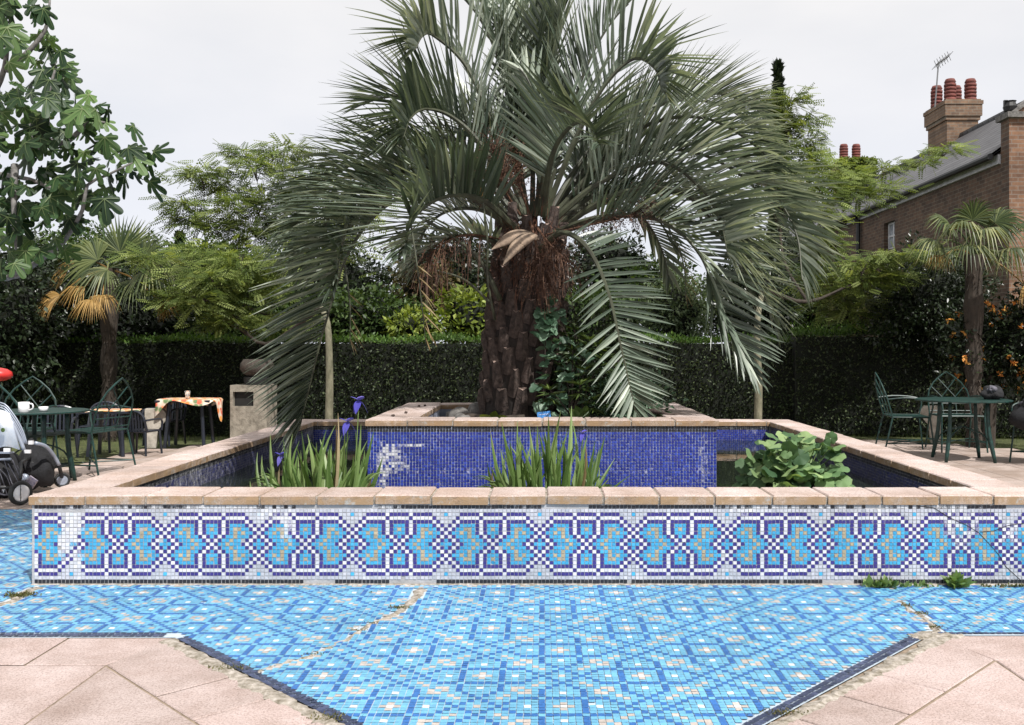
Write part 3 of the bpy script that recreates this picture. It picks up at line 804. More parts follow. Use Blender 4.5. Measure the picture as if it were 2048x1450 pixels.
mb.quad((4.63, CR[1], -.005), (12, CR[1], -.005), (12, 7.165, -.005), (4.63, 7.165, -.005)); mb.quad((-12, CL[1], -.005), (-6.01, CL[1], -.005), (-6.01, 7.165, -.005), (-12, 7.165, -.005))
tag(mb.build('terrace_bed', M['joint']), kind='structure')
# grass
N = 60000
gx = RNG.uniform(-9, 9, N); gy = RNG.uniform(9.4, 15.2, N)
ey = np.array([edge_y(a) for a in gx]); k = (gy > ey - .03) & (np.abs(gx) > 1.0) | (gy > 12.6) & (gy < 14)
gx, gy = gx[k], gy[k]; N = len(gx)
d = unit(np.stack([RNG.normal(size=N) * .5, RNG.normal(size=N) * .5, np.ones(N)], 1))
g = scatter('grass', [(0, -.004, 0), (0, .004, 0), (.6, .003, .06), (1, 0, .3), (.6, -.003, .06)], [(0, 1, 2, 4), (4, 2, 3)], np.stack([gx, gy, np.full(N, -.05)], 1), rot_frames(d), RNG.uniform(.06, .13, N), M['grass'])
tag(g, kind='stuff')
mb = MB(); mb.quad((-30, 8, -.046), (30, 8, -.046), (30, 60, -.046), (-30, 60, -.046)); tag(mb.build('lawn_soil', M['earth']), kind='structure')

# ------------------------------------------------------------------ foliage builders
LEAF_V = [(0, 0, 0), (.42, .26, .06), (1, 0, -.04), (.42, -.26, .06)]; LEAF_F = [(0, 1, 2), (0, 2, 3)]
def cloud_pts(n, c, r, shell=.55, lump=.35, seed=0, flat=None):
    d = unit(RNG.normal(size=(n, 3)))
    rad = shell + (1 - shell) * RNG.random(n) ** .6
    ln = np.array([1 + lump * mnoise.noise(Vector((a * 2.4 + seed, b * 2.4, c_ * 2.4))) * 1.6 for a, b, c_ in d])
    p = d * (rad * ln)[:, None] * np.array(r) + np.array(c)
    return p, d
def core(name, c, r, mat, par, seed, lump=.35, k=.62):
    mb = MB(); nu, nv = 20, 12
    for j in range(nv + 1):
        for i in range(nu):
            th = 2 * math.pi * i / nu; ph = math.pi * j / nv
            dd = Vector((math.sin(ph) * math.cos(th), math.sin(ph) * math.sin(th), math.cos(ph)))
            s = k * (1 + lump * 1.6 * mnoise.noise(Vector((dd.x * 2.4 + seed, dd.y * 2.4, dd.z * 2.4))))
            mb.v.append((c[0] + dd.x * r[0] * s, c[1] + dd.y * r[1] * s, c[2] + dd.z * r[2] * s))
    for j in range(nv):
        for i in range(nu): mb.face((j * nu + i, (j + 1) * nu + i, (j + 1) * nu + (i + 1) % nu, j * nu + (i + 1) % nu))
    return mb.build(name, mat, par, True)
def bush(name, label, cat, px, py, rx, ry, Y, mat, leaf=.09, dens=1.0, group=None, lump=.4, trunk=True, zfloor=0.0, depth=.8, extra=None):
    c = P(px, py, Y); s = Y / F; r = (rx * s, rx * s * depth, ry * s)
    t = thing(name, label, cat, (c.x, c.y, 0), 0, group)
    lc = (0, 0, c.z); seed = random.random() * 50
    area = 4 * math.pi * ((r[0] * r[1]) ** 1.6 / 3 + (r[0] * r[2]) ** 1.6 / 3 + (r[1] * r[2]) ** 1.6 / 3) ** (1 / 1.6)
    n = int(min(16000, dens * 2.3 * area / (leaf * leaf * .35)))
    p, d = cloud_pts(n, lc, r, .55, lump, seed)
    dirs = unit(d * .7 + RNG.normal(size=(n, 3)) * .7 + np.array([0, 0, -.15]))
    keep = p[:, 2] > zfloor
    scatter('crown', LEAF_V, LEAF_F, p[keep], rot_frames(dirs[keep]), RNG.uniform(.6, 1.3, keep.sum()) * leaf, mat, t)
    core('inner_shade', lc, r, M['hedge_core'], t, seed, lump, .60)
    mb = MB(); zt = lc[2]
    mb.tube([(0, 0, -.05), (.05, 0, zt * .5), (0, .02, zt)], [.09, .07, .04], 7); mb.build('trunk', M['bark_dark'], t)
    if extra: extra(t, lc, r, seed)
    return t
def hedge(name, label, a, b_, h, depth, dens=1500, leaf=.045, topg=1.0):
    a = Vector((*a, 0)); b_ = Vector((*b_, 0)); u = (b_ - a).normalized(); v = Vector((-u.y, u.x, 0)); L = (b_ - a).length
    t = thing(name, label, 'hedge', a)
    n = int(L * h * dens); nt_ = int(L * depth * dens * .9)
    s = RNG.random(n) * L; z = RNG.random(n) * h; w_ = -np.abs(RNG.normal(size=n)) * .03 + .10
    wav = np.array([.05 * mnoise.noise(Vector((q * 1.1, zz * 1.6, 3))) for q, zz in zip(s, z)])
    w_ = w_ - wav - .09
    un = np.array(u); vn = np.array(v)
    pos = s[:, None] * un + w_[:, None] * vn + z[:, None] * np.array([0, 0, 1.])
    d = unit(-vn * .6 + RNG.normal(size=(n, 3)) * .6 + np.array([0, 0, .25]))
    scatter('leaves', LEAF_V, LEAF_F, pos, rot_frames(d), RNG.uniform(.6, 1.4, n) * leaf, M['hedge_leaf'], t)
    s = RNG.random(nt_) * L; w_ = RNG.random(nt_) * depth
    tz = np.array([.05 * mnoise.noise(Vector((q * 1.3, 9, 0))) for q in s])
    pos = s[:, None] * un + w_[:, None] * vn + (h - .03 + tz + np.abs(RNG.normal(size=nt_)) * .045 * topg)[:, None] * np.array([0, 0, 1.])
    d = unit(np.array([0, 0, 1.]) * 1.0 + RNG.normal(size=(nt_, 3)) * .45)
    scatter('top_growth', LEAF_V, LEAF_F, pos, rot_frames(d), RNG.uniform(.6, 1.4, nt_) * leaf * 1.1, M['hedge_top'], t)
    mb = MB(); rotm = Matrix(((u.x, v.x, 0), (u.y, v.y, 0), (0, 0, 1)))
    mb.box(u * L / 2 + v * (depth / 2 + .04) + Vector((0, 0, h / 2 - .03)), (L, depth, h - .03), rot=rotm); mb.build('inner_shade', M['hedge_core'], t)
    return t
hedge('hedge', 'long low dark clipped hedge running behind the pool from the left', (-9.5, 13.4), (3.75, 13.9), 1.36, .8)
hedge('hedge', 'taller clipped hedge at the right behind the green chairs', (3.75, 13.75), (9.5, 12.75), 1.46, .9, topg=1.9)

# bushes and trees beyond
D_, MI, OL, YE, BR = M['dark_leaf'], M['mid_leaf'], M['olive_leaf'], M['yellow_leaf'], M['brown_leaf']
bush('evergreen_bush', 'very dark evergreen bush filling the left edge behind the chairs', 'bush', -20, 660, 130, 170, 12.6, D_, .085, 1.1)
bush('evergreen_bush', 'dark evergreen bush behind the trunk of the left fan palm', 'bush', 215, 640, 230, 110, 15.0, D_, .09, 1.0)
bush('evergreen_bush', 'dark leafy mass left of the left fan palm trunk', 'bush', 90, 620, 130, 120, 13.9, D_, .08, 1.1)
bush('leafy_bush', 'mid green bush between the left fan palm and the locust tree', 'bush', 360, 640, 130, 70, 15.5, MI, .09)
bush('leafy_bush', 'dark green bush under the left locust tree behind the hedge', 'bush', 520, 620, 130, 90, 16, MI, .09)
bush('leafy_bush', 'olive green bush above the hedge left of the palm trunk', 'bush', 740, 640, 130, 60, 16, MI, .10)
bush('leafy_bush', 'bright yellow green bush just left of the palm trunk', 'bush', 935, 640, 75, 62, 15.6, YE, .13, .8)
bush('leafy_bush', 'smaller yellow green bush above the hedge with gaps', 'bush', 830, 655, 60, 38, 15.2, YE, .10, .7)
bush('leafy_bush', 'reddish brown shrub hanging above the yellow green bushes', 'bush', 850, 580, 70, 55, 16.5, BR, .09)
bush('leafy_bush', 'dark tree crown directly behind the palm trunk', 'bush', 1050, 600, 120, 90, 17, D_, .10)
bush('leafy_bush', 'mid green bush right of the palm trunk above the hedge', 'bush', 1190, 640, 110, 62, 15.8, MI, .09)
bush('olive_bush', 'grey green rounded olive like bush above the hedge', 'bush', 1352, 625, 72, 72, 15.2, OL, .07)
bush('leafy_bush', 'dark bush behind the right pale tree trunk', 'bush', 1500, 610, 100, 85, 16.5, D_, .09)
bush('leafy_bush', 'dark green bush behind the right side of the big palm', 'bush', 1620, 610, 90, 80, 17.5, MI, .10)
bush('leafy_bush', 'brownish bare bush under the brick wall', 'bush', 1715, 610, 75, 70, 16, BR, .07, .6)
bush('yew_bush', 'nearly black yew bush left of the right fan palm', 'bush', 1860, 610, 120, 100, 13.6, D_, .06, 1.2)
for i, (px, py, rx, ry, mt, lb) in enumerate([(180, 545, 160, 80, MI, 'distant mid green crown behind the left fan palm'), (430, 560, 150, 80, MI, 'distant tree crown behind the left locust tree'),
        (660, 580, 140, 80, D_, 'distant dark crown behind the left fronds'), (1290, 590, 130, 70, MI, 'distant green crown seen right of the palm trunk'), (910, 545, 120, 75, D_, 'distant dark crown seen left of the palm trunk top'), (1215, 530, 90, 60, D_, 'distant dark crown just right of the palm trunk top'), (1560, 560, 130, 80, D_, 'distant dark crown behind the right fronds')]):
    bush('distant_tree', lb, 'tree', px, py, rx, ry, 24, mt, .15, .8, group='tree crowns far behind the hedge')
def add_flowers(t, lc, r, seed):
    n = 90; p, d = cloud_pts(n, lc, r, .95, .4, seed)
    k = d[:, 1] < .1; p = p[k]
    k2 = len(p); pp = np.repeat(p, 7, axis=0) + RNG.normal(size=(k2 * 7, 3)) * .010
    for q in range(min(k2, 48)):
        c = pp[q * 7:q * 7 + 7]; scatter('flower', LEAF_V, LEAF_F, c, rot_frames(unit(RNG.normal(size=(7, 3)))), RNG.uniform(.045, .07, 7), M['flower_orange'], t)
bush('flowering_bush', 'dark bush dotted with orange flowers behind the right table', 'bush', 1975, 700, 85, 95, 11.9, D_, .07, .9, extra=add_flowers, depth=.5)
bush('flowering_bush', 'orange flowered bush at the right picture edge', 'bush', 2080, 670, 90, 110, 11.7, D_, .07, .9, extra=add_flowers, depth=.5)

# locust trees: layered pads of pinnate sprays
SPV, SPF = [], []
for i in range(8):
    x = .12 + i * .12
    for s in (-1, 1):
        n0 = len(SPV); L = .17 * (1 - .25 * abs(i - 3.5) / 3.5)
        SPV += [(x, 0, 0), (x + L * .62, s * L * .55, .02), (x + L * .50, s * L * 1.15, -.01), (x - L * .02, s * L * .65, .015)]
        SPF.append((n0, n0 + 1, n0 + 2, n0 + 3) if s > 0 else (n0, n0 + 3, n0 + 2, n0 + 1))
def locust(label, base, pads, hub, group):
    t = thing('locust_tree', label, 'tree', base, 0, group)
    B = Vector(base); hubw = hub - B
    mb = MB(); fork = Vector((hubw.x * .15, hubw.y * .2, hubw.z * .72))
    mb.tube(catmull([(0, 0, -.05), (.02, 0, .8), (0, 0, 1.5), fork], 10), [.052 - .0022 * i for i in range(11)], 8)
    mb.build('trunk', M['bark_pale'], t, True)
    bm_ = MB(); pos, dirs = [], []
    nodes = [(fork, 0.0, .030)]
    padw = sorted([(P(px, py, Y) - B, rx, ry, Y) for (px, py, rx, ry, Y) in pads], key=lambda q: (q[0] - fork).length)
    for (c, rx, ry, Y) in padw:
        s = Y / F; r = Vector((rx * s, rx * s * .8, ry * s))
        best = min(nodes, key=lambda q: (q[0] - c).length + .35 * q[1] + (5 if q[0].z > c.z + .5 else 0)); st_ = best[0]; dl = (c - st_).length
        mid = st_.lerp(c, .5) + Vector([random.uniform(-.12, .12) * dl for _ in range(3)]) + Vector((0, 0, -.10 * dl))
        path = catmull([st_, mid, c], 8); r0 = best[2]; bm_.tube(path, [lerp(r0, r0 * .55, i / 8) for i in range(9)], 5)
        for q in (4, 8): nodes.append((path[q], best[1] + dl * q / 8, max(.006, lerp(r0, r0 * .55, q / 8))))
        n = int(50 + rx * ry * .20)
        n = min(n, 360)
        for q in range(max(4, n // 26)):       # twigs
            dd = Vector([random.gauss(0, 1) for _ in range(3)]); dd.normalize(); e = c + Vector((dd.x * r.x, dd.y * r.y, dd.z * r.z))
            tw = catmull([path[5], path[6].lerp(e, .5) + Vector((0, 0, .03)), e], 6); bm_.tube(tw, [.007 - .001 * i for i in range(7)], 3, cap=False)
        for q in range(n):
            dd = Vector([random.gauss(0, .62), random.gauss(0, .62), random.gauss(0, .85)])
            pos.append(c + Vector((dd.x * r.x, dd.y * r.y, dd.z * r.z)))
            od = Vector((dd.x, dd.y, 0)); od = od.normalized() if od.length > .01 else Vector((1, 0, 0))
            dirs.append(od * .8 + Vector((random.gauss(0, .5), random.gauss(0, .5), random.gauss(-.2, .28))))
    bm_.build('branches', M['bark_dark'], t, True)
    dirs = unit(np.array([tuple(q) for q in dirs])); N = len(pos)
    up = np.tile(np.array([.15, -.65, 1.]), (N, 1)) + RNG.normal(size=(N, 3)) * .3
    scatter('crown', SPV, SPF, np.array([tuple(q) for q in pos]), rot_frames(dirs, up=up), RNG.uniform(.16, .29, N), M['locust_leaf'], t)
    return t
padsL = [(400, 345, 38, 12, 13), (365, 410, 26, 9, 13), (380, 440, 26, 9, 13.4), (440, 370, 40, 12, 13.4), (480, 305, 26, 8, 13.6), (510, 330, 30, 12, 13), (470, 410, 40, 12, 12.8), (530, 390, 36, 16, 13),
         (430, 445, 34, 10, 13), (500, 460, 40, 16, 13), (570, 300, 36, 12, 13.2), (600, 360, 40, 20, 13), (560, 440, 40, 24, 13.2), (480, 520, 60, 14, 12.4), (420, 555, 60, 12, 12.2), (400, 600, 55, 12, 12.2), (500, 580, 55, 16, 12.6),
         (470, 640, 50, 12, 12.4), (540, 540, 55, 18, 13), (300, 512, 30, 6, 12.2), (350, 585, 36, 9, 12.4), (650, 480, 50, 26, 13), (700, 420, 50, 26, 13.5), (560, 640, 50, 14, 13), (420, 500, 46, 10, 12.8)]
locust('pale trunked locust tree with feathery leaves left of the palm', (-2.53, 11.0, 0), padsL, P(560, 520, 12.3), 'feathery locust trees behind the pool')
padsR = [(1500, 200, 26, 9, 13), (1545, 225, 26, 12, 13), (1585, 195, 24, 12, 13), (1610, 235, 22, 9, 13.2), (1575, 260, 26, 16, 13), (1610, 285, 24, 9, 13.4), (1600, 320, 34, 16, 13.2), (1650, 330, 30, 11, 13.6), (1640, 370, 40, 16, 13.4),
         (1560, 350, 50, 30, 13), (1700, 352, 38, 10, 14), (1705, 385, 46, 16, 14), (1765, 335, 28, 5, 14.4), (1760, 378, 36, 5, 14.2), (1845, 322, 22, 4, 14.6), (1895, 298, 26, 6, 14.8),
         (1735, 525, 44, 8, 13), (1790, 512, 40, 6, 12.8), (1850, 505, 30, 5, 12.6), (1720, 560, 44, 12, 13), (1780, 552, 36, 8, 13), (1645, 480, 26, 16, 13.4), (1700, 610, 46, 18, 13.6), (1655, 560, 44, 26, 13.6), (1640, 420, 36, 18, 13.4)]
locust('pale trunked locust tree with feathery leaves right of the palm', (2.54, 11.0, 0), padsR, P(1600, 470, 12.3), 'feathery locust trees behind the pool')
# cypress spires
def cypress(label, px, ytop, ybot, wpx, Y):
    b0 = P(px, ybot, Y); top = P(px, ytop, Y); h = top.z; wr = wpx * Y / F / 2
    t = thing('cypress_tree', label, 'tree', (b0.x, Y, 0), 0, 'dark cypress spires')
    n = 7000; z = RNG.random(n) ** .8 * h; prof = wr * (1.05 - (z / h) ** 3) * (1 + .25 * np.sin(z * 6) * .6)
    th = RNG.random(n) * 2 * math.pi; rr = prof * (RNG.random(n) ** .4)
    p = np.stack([rr * np.cos(th), rr * np.sin(th), z], 1)
    scatter('crown', LEAF_V, LEAF_F, p, rot_frames(unit(np.stack([np.cos(th) * .5, np.sin(th) * .5, np.ones(n)], 1) + RNG.normal(size=(n, 3)) * .3)), RNG.uniform(.12, .28, n), D_, t)
    mb = MB(); mb.tube([(0, 0, -.05), (0, 0, h * .9)], [.2, .04], 8); mb.build('trunk', M['bark_dark'], t)
cypress('tall thin dark cypress behind the right side of the palm', 1556, 130, 520, 34, 28)
cypress('small dark cypress tip left of the left locust tree', 360, 472, 560, 14, 30)

# fan palms
def fan_leaf(mb, hub, axis, nrm, L, nseg=34, spread=R(310), droop=.3, m=0, cut=.35):
    axis = axis.normalized(); s = nrm.cross(axis).normalized(); nrm = axis.cross(s).normalized()
    for i in range(nseg):
        a = -spread / 2 + spread * (i + .5) / nseg; l = L * (1 - .25 * abs(a) / math.pi) * random.uniform(.9, 1.05)
        d = axis * math.cos(a) + s * math.sin(a); sd = nrm.cross(d).normalized(); w_ = L * .024
        pr = None; r = random.random()
        for k in range(5):
            t = k / 4; p = hub + d * (l * t) + nrm * (.04 * L * (i % 2)) * t + Vector((0, 0, -1)) * (droop * L * max(0, t - cut) ** 1.6 * 2.2 * random.uniform(.8, 1.1))
            wk = w_ * (.25 + 2.2 * t) if t < .45 else w_ * 1.25 * (1 - (t - .45) / .56)
            cur = (p - sd * wk, p + nrm * wk * .4, p + sd * wk)
            if pr:
                mb.quad(pr[0], pr[1], cur[1], cur[0], m, r); mb.quad(pr[1], pr[2], cur[2], cur[1], m, r)
            pr = cur
def fan_palm(label, base, ztop, leaves, s, lean=0):
    t = thing('fan_palm', label, 'palm tree', base, 0, 'fan palms either side of the garden')
    B = Vector(base); mb = MB()
    pts = catmull([(0, 0, -.05), (lean * .3, 0, ztop * .4), (lean, 0, ztop)], 14)
    mb.tube(pts, [.085 + .018 * math.sin(i * 1.9) + .03 * i / 14 for i in range(15)], 12)
    for i in range(500):
        k = random.random(); p = pts[0].lerp(pts[-1], k); p = pts[int(k * 14)]; a = random.uniform(0, 6.28); q = Vector((math.cos(a), math.sin(a), 0)); sd = Vector((-q.y, q.x, 0)) * .012
        o_ = p + q * .08 + Vector((0, 0, random.uniform(-.1, .1))); mb.poly([o_ - sd, o_ + sd, o_ + q * .06 + Vector((0, 0, random.uniform(-.12, .05)))])
    mb.build('trunk', M['bark_dark'], t)
    top = Vector((lean, 0, ztop))
    for (px, py, Y, L, ax, nr, mt, dr, spread) in leaves:
        L *= s * (.78 if mt == 'fan_old' else 1); dr *= .75
        hub = P(px, py, Y) - B; mb = MB()
        mid = top.lerp(hub, .5) + Vector((0, 0, .08)); mb.tube(catmull([top, mid, hub], 5), [.014, .013, .012, .011, .01, .008], 5)
        fan_leaf(mb, hub, Vector(ax), Vector(nr), L, nseg=30, spread=R(spread), droop=dr)
        mb.build('fan_leaf', M[mt], t)
    return t
fan_palm('left fan palm with orange dying leaves hanging below its crown', (-6.0, 12.9, 0), 2.35, [
    (240, 505, 12.9, .52, (0, .1, 1), (0, -1, .1), 'fan_green', .05, 200), (285, 520, 12.8, .50, (.8, -.1, .5), (-.2, -1, .4), 'fan_green', .3, 170), (195, 520, 12.8, .50, (-.8, -.1, .5), (.2, -1, .4), 'fan_green', .35, 170),
    (215, 540, 12.5, .45, (-.5, -.5, -.1), (0, -.5, .9), 'fan_pale', .8, 200), (300, 540, 12.4, .46, (.6, -.5, 0), (0, -.4, .9), 'fan_pale', .8, 200), (170, 575, 12.4, .46, (-.7, -.4, .1), (-.3, -.2, 1), 'fan_old', 1.0, 170),
    (205, 590, 12.2, .34, (.1, -.8, -.1), (0, -.3, 1), 'fan_old', 1.1, 200), (120, 590, 12.5, .36, (-.8, -.2, -.2), (-.1, -.8, .5), 'fan_old', .6, 110), (320, 602, 12.5, .34, (.8, -.2, -.2), (.2, -.5, .9), 'fan_old', .7, 120),
    (270, 560, 12.4, .40, (.2, -.7, -.3), (0, -.5, .8), 'fan_green', .8, 200), (150, 530, 12.8, .38, (-.8, -.1, 0), (-.2, -.7, .7), 'fan_old', .8, 120), (330, 530, 13.0, .40, (.8, .1, .2), (.1, -.8, .6), 'fan_pale', .5, 150),
    (260, 500, 13.3, .5, (.3, .4, .9), (0, -1, .3), 'fan_green', .1, 200), (185, 600, 12.1, .34, (-.3, -.8, -.1), (0, -.3, 1), 'fan_old', 1.1, 180)], 1.15)
fan_palm('right fan palm with grey green drooping fans in front of the brick wall', (5.45, 11.75, 0), 2.42, [
    (1945, 440, 11.7, .42, (.1, -.2, .9), (0, -1, .2), 'fan_green', .5, 220), (1900, 450, 11.6, .45, (-.8, -.3, .5), (0, -.6, .9), 'fan_green', .8, 190), (1990, 445, 11.6, .46, (.7, -.2, .6), (0, -.6, .8), 'fan_green', .7, 190),
    (1925, 455, 11.3, .40, (-.2, -.8, .3), (0, -.3, 1), 'fan_pale', 1.1, 230), (1965, 462, 11.2, .40, (.3, -.8, .2), (0, -.3, 1), 'fan_pale', 1.1, 230), (1870, 480, 11.6, .36, (-.9, -.2, 0), (-.1, -.4, 1), 'fan_pale', .9, 180),
    (1935, 492, 11.2, .40, (0, -.9, 0), (0, -.2, 1), 'fan_pale', 1.0, 220), (1885, 512, 11.5, .30, (-.7, -.5, 0), (0, -.3, 1), 'fan_old', .9, 150), (2020, 500, 11.3, .44, (.4, -.8, .1), (.1, -.2, 1), 'fan_pale', 1.1, 230),
    (2050, 460, 11.6, .46, (.9, -.1, .3), (0, -.5, .8), 'fan_green', .8, 200), (2050, 570, 11.5, .34, (.3, -.5, -.4), (.2, -.5, .7), 'fan_old', .9, 140), (1900, 500, 11.9, .38, (-.6, .3, 0), (0, -.3, 1), 'fan_green', 1.0, 220),
    (1980, 500, 11.9, .4, (.6, .3, 0), (0, -.3, 1), 'fan_green', 1.0, 220)], 1.12)

# ------------------------------------------------------------------ the big jelly palm
PCY = 7.45
palm = thing('jelly_palm', 'huge blue green feather palm arching from a thick dark trunk in the planter', 'palm tree', (-.20, PCY, .64))
PB = Vector((-.20, PCY, .64))
mb = MB(); nr = 40; seg = 36; TZ = 1.55
def trad(z):    # z above base
    t = z / TZ
    return (.262 - .035 * t + .03 * math.sin(t * 3) + .03 * max(0, .12 - t) / .12)
def tax(z): t = z / TZ; return Vector((.0 + .12 * t, 0, z))
for k in range(nr + 1):
    z = TZ * k / nr
    for j in range(seg):
        th = 2 * math.pi * j / seg; rr = trad(z) + .012 * mnoise.noise(Vector((math.cos(th) * 4, math.sin(th) * 4, z * 9)))
        p = tax(z) + Vector((math.cos(th), math.sin(th), 0)) * rr; mb.v.append(tuple(p))
for k in range(nr):
    for j in range(seg): mb.face((k * seg + j, k * seg + (j + 1) % seg, (k + 1) * seg + (j + 1) % seg, (k + 1) * seg + j), 0)
mb.face([nr * seg + j for j in range(seg)], 0)
mb.build('trunk', M['palm_trunk'], palm, True)
# leaf bases spiralling round the trunk
mb = MB(); gi = 0; z = .02
while z < TZ - .05:
    th = gi * 2.39996; gi += 1; z += .0135
    q = Vector((math.cos(th), math.sin(th), 0)); sd = Vector((-q.y, q.x, 0)); c0 = tax(z); rr = trad(z)
    w0, w1 = random.uniform(.055, .07), random.uniform(.022, .036); hh = random.uniform(.15, .24); out_ = random.uniform(.025, .05); r = random.random()
    b0 = c0 + q * (rr - .01); tp = tax(z + hh) + q * (rr + out_)
    A = [b0 - sd * w0, b0 + sd * w0, tp + sd * w1, tp - sd * w1]
    mid = b0.lerp(tp, .55) + q * .045
    mid2 = tp + q * .022 + Vector((0, 0, -.02))
    mb.poly([A[0], b0 + q * .03 + Vector((0, 0, -.02)), mid, mid2, A[3]], 0, r); mb.poly([b0 + q * .03 + Vector((0, 0, -.02)), A[1], A[2], mid2, mid], 0, r)
    back = tax(z + hh) + q * (rr - .01)
    mb.poly([A[3], mid2, A[2], back + sd * w1 * .8, back - sd * w1 * .8], 1, r)
    mb.poly([A[0], A[3], back - sd * w1], 0, r); mb.poly([A[2], A[1], back + sd * w1], 0, r)
mb.build('leaf_bases', [M['boot'], M['boot_cut']], palm)
# fibre skirt
mb = MB()
for i in range(900):
    th = random.uniform(0, 6.28); z = random.uniform(1.05, 1.62); q = Vector((math.cos(th), math.sin(th), 0)); o_ = tax(z) + q * (trad(z) + .0)
    L = random.uniform(.1, .34); dr = q * random.uniform(.1, .8) + Vector((0, 0, random.uniform(-1.0, .9))); sd = Vector((-q.y, q.x, 0)) * .0025
    m1 = o_ + dr.normalized() * L * .5; e = m1 + (dr.normalized() + Vector((random.gauss(0, .3), random.gauss(0, .3), -.5))).normalized() * L * .5
    mb.quad(o_ - sd, o_ + sd, m1 + sd, m1 - sd); mb.poly([m1 - sd, m1 + sd, e])
mb.build('fibre', M['hair'], palm)
def frond(pts, L=.62, dens=.98, bare=.20, v=R(46), dry=False, rbase=.030, wid=.0175, trunc=True, roll=None, hvo=None, phim=1.0, sparse=False):
    path = catmull([Vector(p) - PB for p in pts], 72)[:60 if trunc else 73]; k = len(path)
    lens = [0]
    for a, b_ in zip(path[:-1], path[1:]): lens.append(lens[-1] + (b_ - a).length)
    tot = lens[-1]
    hv = path[int(k * .75)] - path[0]; hv.z = 0
    if hv.length < .15: hv = path[-1] - path[0]; hv.z = 0
    if hv.length < .05: hv = Vector((1, 0, 0))
    if hvo: hv = Vector(hvo)
    hv.normalize(); B = Vector((0, 0, 1)).cross(hv)       # left of travel
    roll = random.gauss(0, .28) if roll is None else roll; fo = random.gauss(0, .18)
    mb = MB()
    mb.tube(path, [rbase * (1 - .9 * (i / (k - 1)) ** .6) + .0025 for i in range(k)], 6, m=1)
    npair = int(tot * (1 - bare) / .027 * dens)
    for i in range(npair):
        u = bare + (1 - bare) * (i + .5) / npair; s = u * tot
        j = 0
        while j < k - 2 and lens[j + 1] < s: j += 1
        f = (s - lens[j]) / max(1e-6, lens[j + 1] - lens[j]); p = path[j].lerp(path[j + 1], f)
        T = (path[min(j + 2, k - 1)] - path[max(j - 1, 0)]).normalized()
        Bn = (B - T * B.dot(T)).normalized(); N_ = T.cross(Bn).normalized()
        if N_.dot(-hv * T.z + Vector((0, 0, 1)) * math.hypot(T.x, T.y)) < 0: N_ = -N_
        uu = (u - bare) / (1 - bare)
        phi = lerp(R(54), R(32), uu) if uu < .85 else lerp(R(36), R(14), (uu - .85) / .15)
        phi *= phim if uu < .9 else lerp(phim, 1, (uu - .9) / .1); ll = L * (.55 + 1.3 * uu * (1 - uu) * 1.6 + .0) * (1 - .30 * max(0, uu - .75) / .25)
        for sgn in (-1, 1):
            if random.random() < .04 or (sparse and (Bn * sgn).x < 0 and (uu < .25 or random.random() < .45)): continue
            vv = v + random.gauss(0, .13) + roll * sgn; ph = phi + random.gauss(0, .07)
            d = T * math.cos(ph) + (Bn * sgn * math.cos(vv) + N_ * math.sin(vv)) * math.sin(ph); d.normalize()
            lf = ll * random.uniform(.86, 1.06); w0 = wid * random.uniform(.85, 1.2); r = min(1, max(0, random.gauss(.5, .24) + fo))
            if dry: r = random.random()
            q = p.copy(); pr = None; nseg = 5
            sdv = d.cross(N_); sdv = sdv.normalized() if sdv.length > .01 else Bn
            drp = random.uniform(.008, .045) * (1.6 if random.random() < .08 else 1)
            for kk in range(nseg + 1):
                t = kk / nseg
                wk = w0 * (.55 + 1.2 * t) if t < .35 else w0 * (1.0 - ((t - .35) / .65) ** 1.5)
                wk = max(wk, .0008)
                nn = sdv.cross(d)
                cur = (q - sdv * wk + nn * wk * .55, q, q + sdv * wk + nn * wk * .55)
                if pr: mb.quad(pr[0], pr[1], cur[1], cur[0], 0, r); mb.quad(pr[1], pr[2], cur[2], cur[1], 0, r)
                pr = cur
                d = (d + Vector((0, 0, -1)) * drp * (.4 + t)).normalized(); q = q + d * (lf / nseg)
    return mb.build('frond', [M['dry_leaf'] if dry else M['palm_leaf'], M['petiole']], palm)
